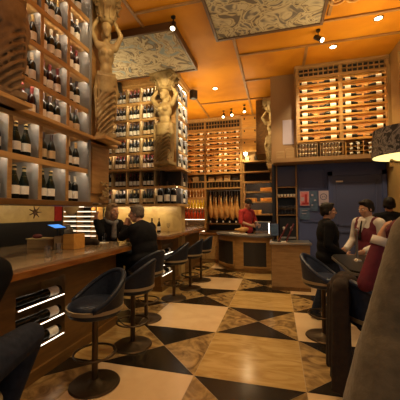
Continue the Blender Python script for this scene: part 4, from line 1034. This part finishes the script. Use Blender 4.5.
# ------------------------------------------------------------------ ceiling fittings
def downlight(x,y,label):
    t = thing('downlight',label,'light',(x,y,ZC-.03),0,'ceiling downlights'); o_ = (x,y,ZC-.03)
    q = MB(o_); q.lathe([(.052,ZC-.001),(.052,ZC-.010),(.068,ZC-.012),(.07,ZC-.001)],(x,y,0),24); q.build('rim',M['brass'],t,smooth='auto')
    q = MB(o_); q.lathe([(.0,ZC-.006),(.052,ZC-.006),(.052,ZC-.003),(.0,ZC-.003)],(x,y,0),24); q.build('lens',M['lens'],t)
def spotcan(x,y,label,dx=0,dy=-.06):
    t = thing('spotlight',label,'light',(x,y,ZC-.25),0,'black ceiling spotlights'); o_ = (x,y,ZC-.25)
    q = MB(o_); q.cyl((x,y),.035,ZC-.02,ZC-.001); q.cyl((x,y),.008,ZC-.08,ZC-.01); q.build('mount',M['dkmetal'],t,smooth='auto')
    a = V((x-dx*.8,y-dy*.8,ZC-.085)); e = V((x+dx,y+dy,ZC-.20))
    q = MB(o_); q.tube([a,e],[.036,.040],16); q.build('can',M['black'],t,smooth='auto')
    d_ = (e-a).normalized(); q = MB(o_); q.tube([e+d_*.0005,e+d_*.004],[.033,.033],16); q.build('lens',M['lens'],t)
downlight(1.0,5.42,'recessed downlight above the bulkhead bottle rack'); downlight(1.52,4.78,'recessed downlight nearest the top right corner'); downlight(-1.37,6.55,'recessed downlight in the middle of the orange ceiling')
spotcan(.68,4.85,'black spotlight beside the brown ceiling fresco',.05,-.05)
spotcan(-1.45,8.1,'black spotlight leftmost of three near the back wall'); spotcan(-1.21,8.0,'black spotlight middle of three near the back wall',.02,-.05); spotcan(-.82,7.8,'black spotlight rightmost of three near the back wall',0,-.03)
spotcan(-1.45,3.93,'black spotlight at the corner of the blue ceiling fresco',.0,-.03)
def speaker(x,y,z,rz,label):
    o_ = (x,y,z); t = thing('loudspeaker',label,'speaker',o_,rz,'small black loudspeakers')
    q = MB(); q.box(-.07,.07,-.07,.07,0,.20,.012); q.build('cabinet',M['black'],t)
    q = MB(); q.lathe([(.0,0),(.045,0),(.05,.008),(.0,.012)],(0,-.075,.08),18,axis='y'); q.lathe([(.0,0),(.018,0),(.02,.006),(.0,.01)],(0,-.075,.16),14,axis='y'); q.build('cone',M['dkmetal'],t,smooth='auto')
    q = MB(); q.cap((0,.06,.16),.012,(0,.09,.24),.012); q.build('bracket',M['dkmetal'],t)
speaker(-3.30,5.50,4.10,.2,'small black loudspeaker at the top of the far rack'); speaker(-1.86,6.40,4.14,.9,'small black loudspeaker beside the caryatid, by the orange ceiling')

# ------------------------------------------------------------------ lights
WARM = (1,.75,.39)
def spot(loc, to, e, ang, blend=.6, col=WARM, size=.06):
    l = bpy.data.lights.new('spot','SPOT'); l.energy = e; l.color = col; l.spot_size = math.radians(ang); l.spot_blend = blend; l.shadow_soft_size = size
    o = bpy.data.objects.new('light_spot',l); C.objects.link(o); o.location = loc
    o.rotation_euler = (V(to)-V(loc)).to_track_quat('-Z','Y').to_euler(); return o
def area(loc, to, e, sx, sy, col=WARM):
    l = bpy.data.lights.new('area','AREA'); l.energy = e; l.color = col; l.shape = 'RECTANGLE'; l.size = sx; l.size_y = sy
    o = bpy.data.objects.new('light_area',l); C.objects.link(o); o.location = loc
    o.rotation_euler = (V(to)-V(loc)).to_track_quat('-Z','Y').to_euler(); return o
def point(loc, e, r=.05, col=WARM):
    l = bpy.data.lights.new('point','POINT'); l.energy = e; l.color = col; l.shadow_soft_size = r
    o = bpy.data.objects.new('light_point',l); C.objects.link(o); o.location = loc; return o
# added spots without fittings light the floor; most below follow ceiling fittings
for x,y,e in ((-.6,2.6,115),(.3,3.4,100),(-.9,4.4,130),(-1.0,6.2,190),(-.2,5.4,100),(-.7,1.2,70)): spot((x,y,4.3),(x,y,0),e,95)
spot((-1.45,8.05,4.18),(-1.55,8.8,1.5),260,50); spot((-1.2,7.95,4.18),(-.6,8.0,1.2),110,50); spot((-.82,7.75,4.18),(-.4,7.3,3.2),60,50)
spot((.72,4.78,4.1),(1.1,6.2,2.7),130,85)
spot((1.0,5.42,4.36),(1.0,5.6,2),60,90); spot((1.52,4.78,4.36),(1.4,4.8,0),60,90)
spot((-1.37,6.55,4.36),(.0,7.2,3.5),170,46); spot((-1.42,3.96,4.1),(-2.17,5.4,3.6),230,44); spot((-1.4,2.6,4.3),(-2.2,3.4,3.4),40,60)
spot((-1.85,3.55,4.3),(-2.2,3.95,1.2),70,38)  # added spot without a fitting, brightens the couple at the bar end
area((-2.72,2.7,1.61),(-3.45,2.7,1.50),5,2.4,.04); area((-3.2,5.74,1.59),(-3.2,6.05,1.40),7,1.8,.04)
# added upward area lights, floating unseen under the ceiling to brighten it
for x,y,sx,sy,e in ((-3.3,4.9,1.2,1.4,14),(-.7,1.4,3.,2.,66),(-2.6,7.5,.5,2.,34),(1.7,4.6,.4,2.2,28),(-1.7,6.1,.3,1.4,16),(-.6,7.9,.5,1.,15)):
    area((x,y,3.55),(x+(.2 if x < 0 else -.3),y,4.4),e,sx,sy)
point((LX,LY_,2.22),14,.05)
point((-.88,8.45,3.12),9,.05)
w = bpy.data.worlds.new('world'); bpy.context.scene.world = w; w.use_nodes = True
w.node_tree.nodes['Background'].inputs[0].default_value = (1,.84,.66,1); w.node_tree.nodes['Background'].inputs[1].default_value = .30

# ------------------------------------------------------------------ camera
cam = bpy.data.cameras.new('cam'); co = bpy.data.objects.new('camera',cam); C.objects.link(co)
cam.sensor_width = 36; cam.lens = 36*287.506/400; cam.clip_start = .02
yaw,pit,rol = -.261843,.039372,-.005445
fw = V((math.sin(yaw)*math.cos(pit),math.cos(yaw)*math.cos(pit),math.sin(pit))); r_ = V((math.cos(yaw),-math.sin(yaw),0)); u_ = r_.cross(fw)
r2 = r_*math.cos(rol)+u_*math.sin(rol); u2 = -r_*math.sin(rol)+u_*math.cos(rol)
co.matrix_world = M4((( r2.x,u2.x,-fw.x,0),(r2.y,u2.y,-fw.y,0),(r2.z,u2.z,-fw.z,1.5),(0,0,0,1)))
sc = bpy.context.scene; sc.camera = co
sc.view_settings.view_transform = 'Standard'; sc.view_settings.look = 'None'; sc.view_settings.gamma = 1; sc.view_settings.use_curve_mapping = False
sc.view_settings.exposure = 0
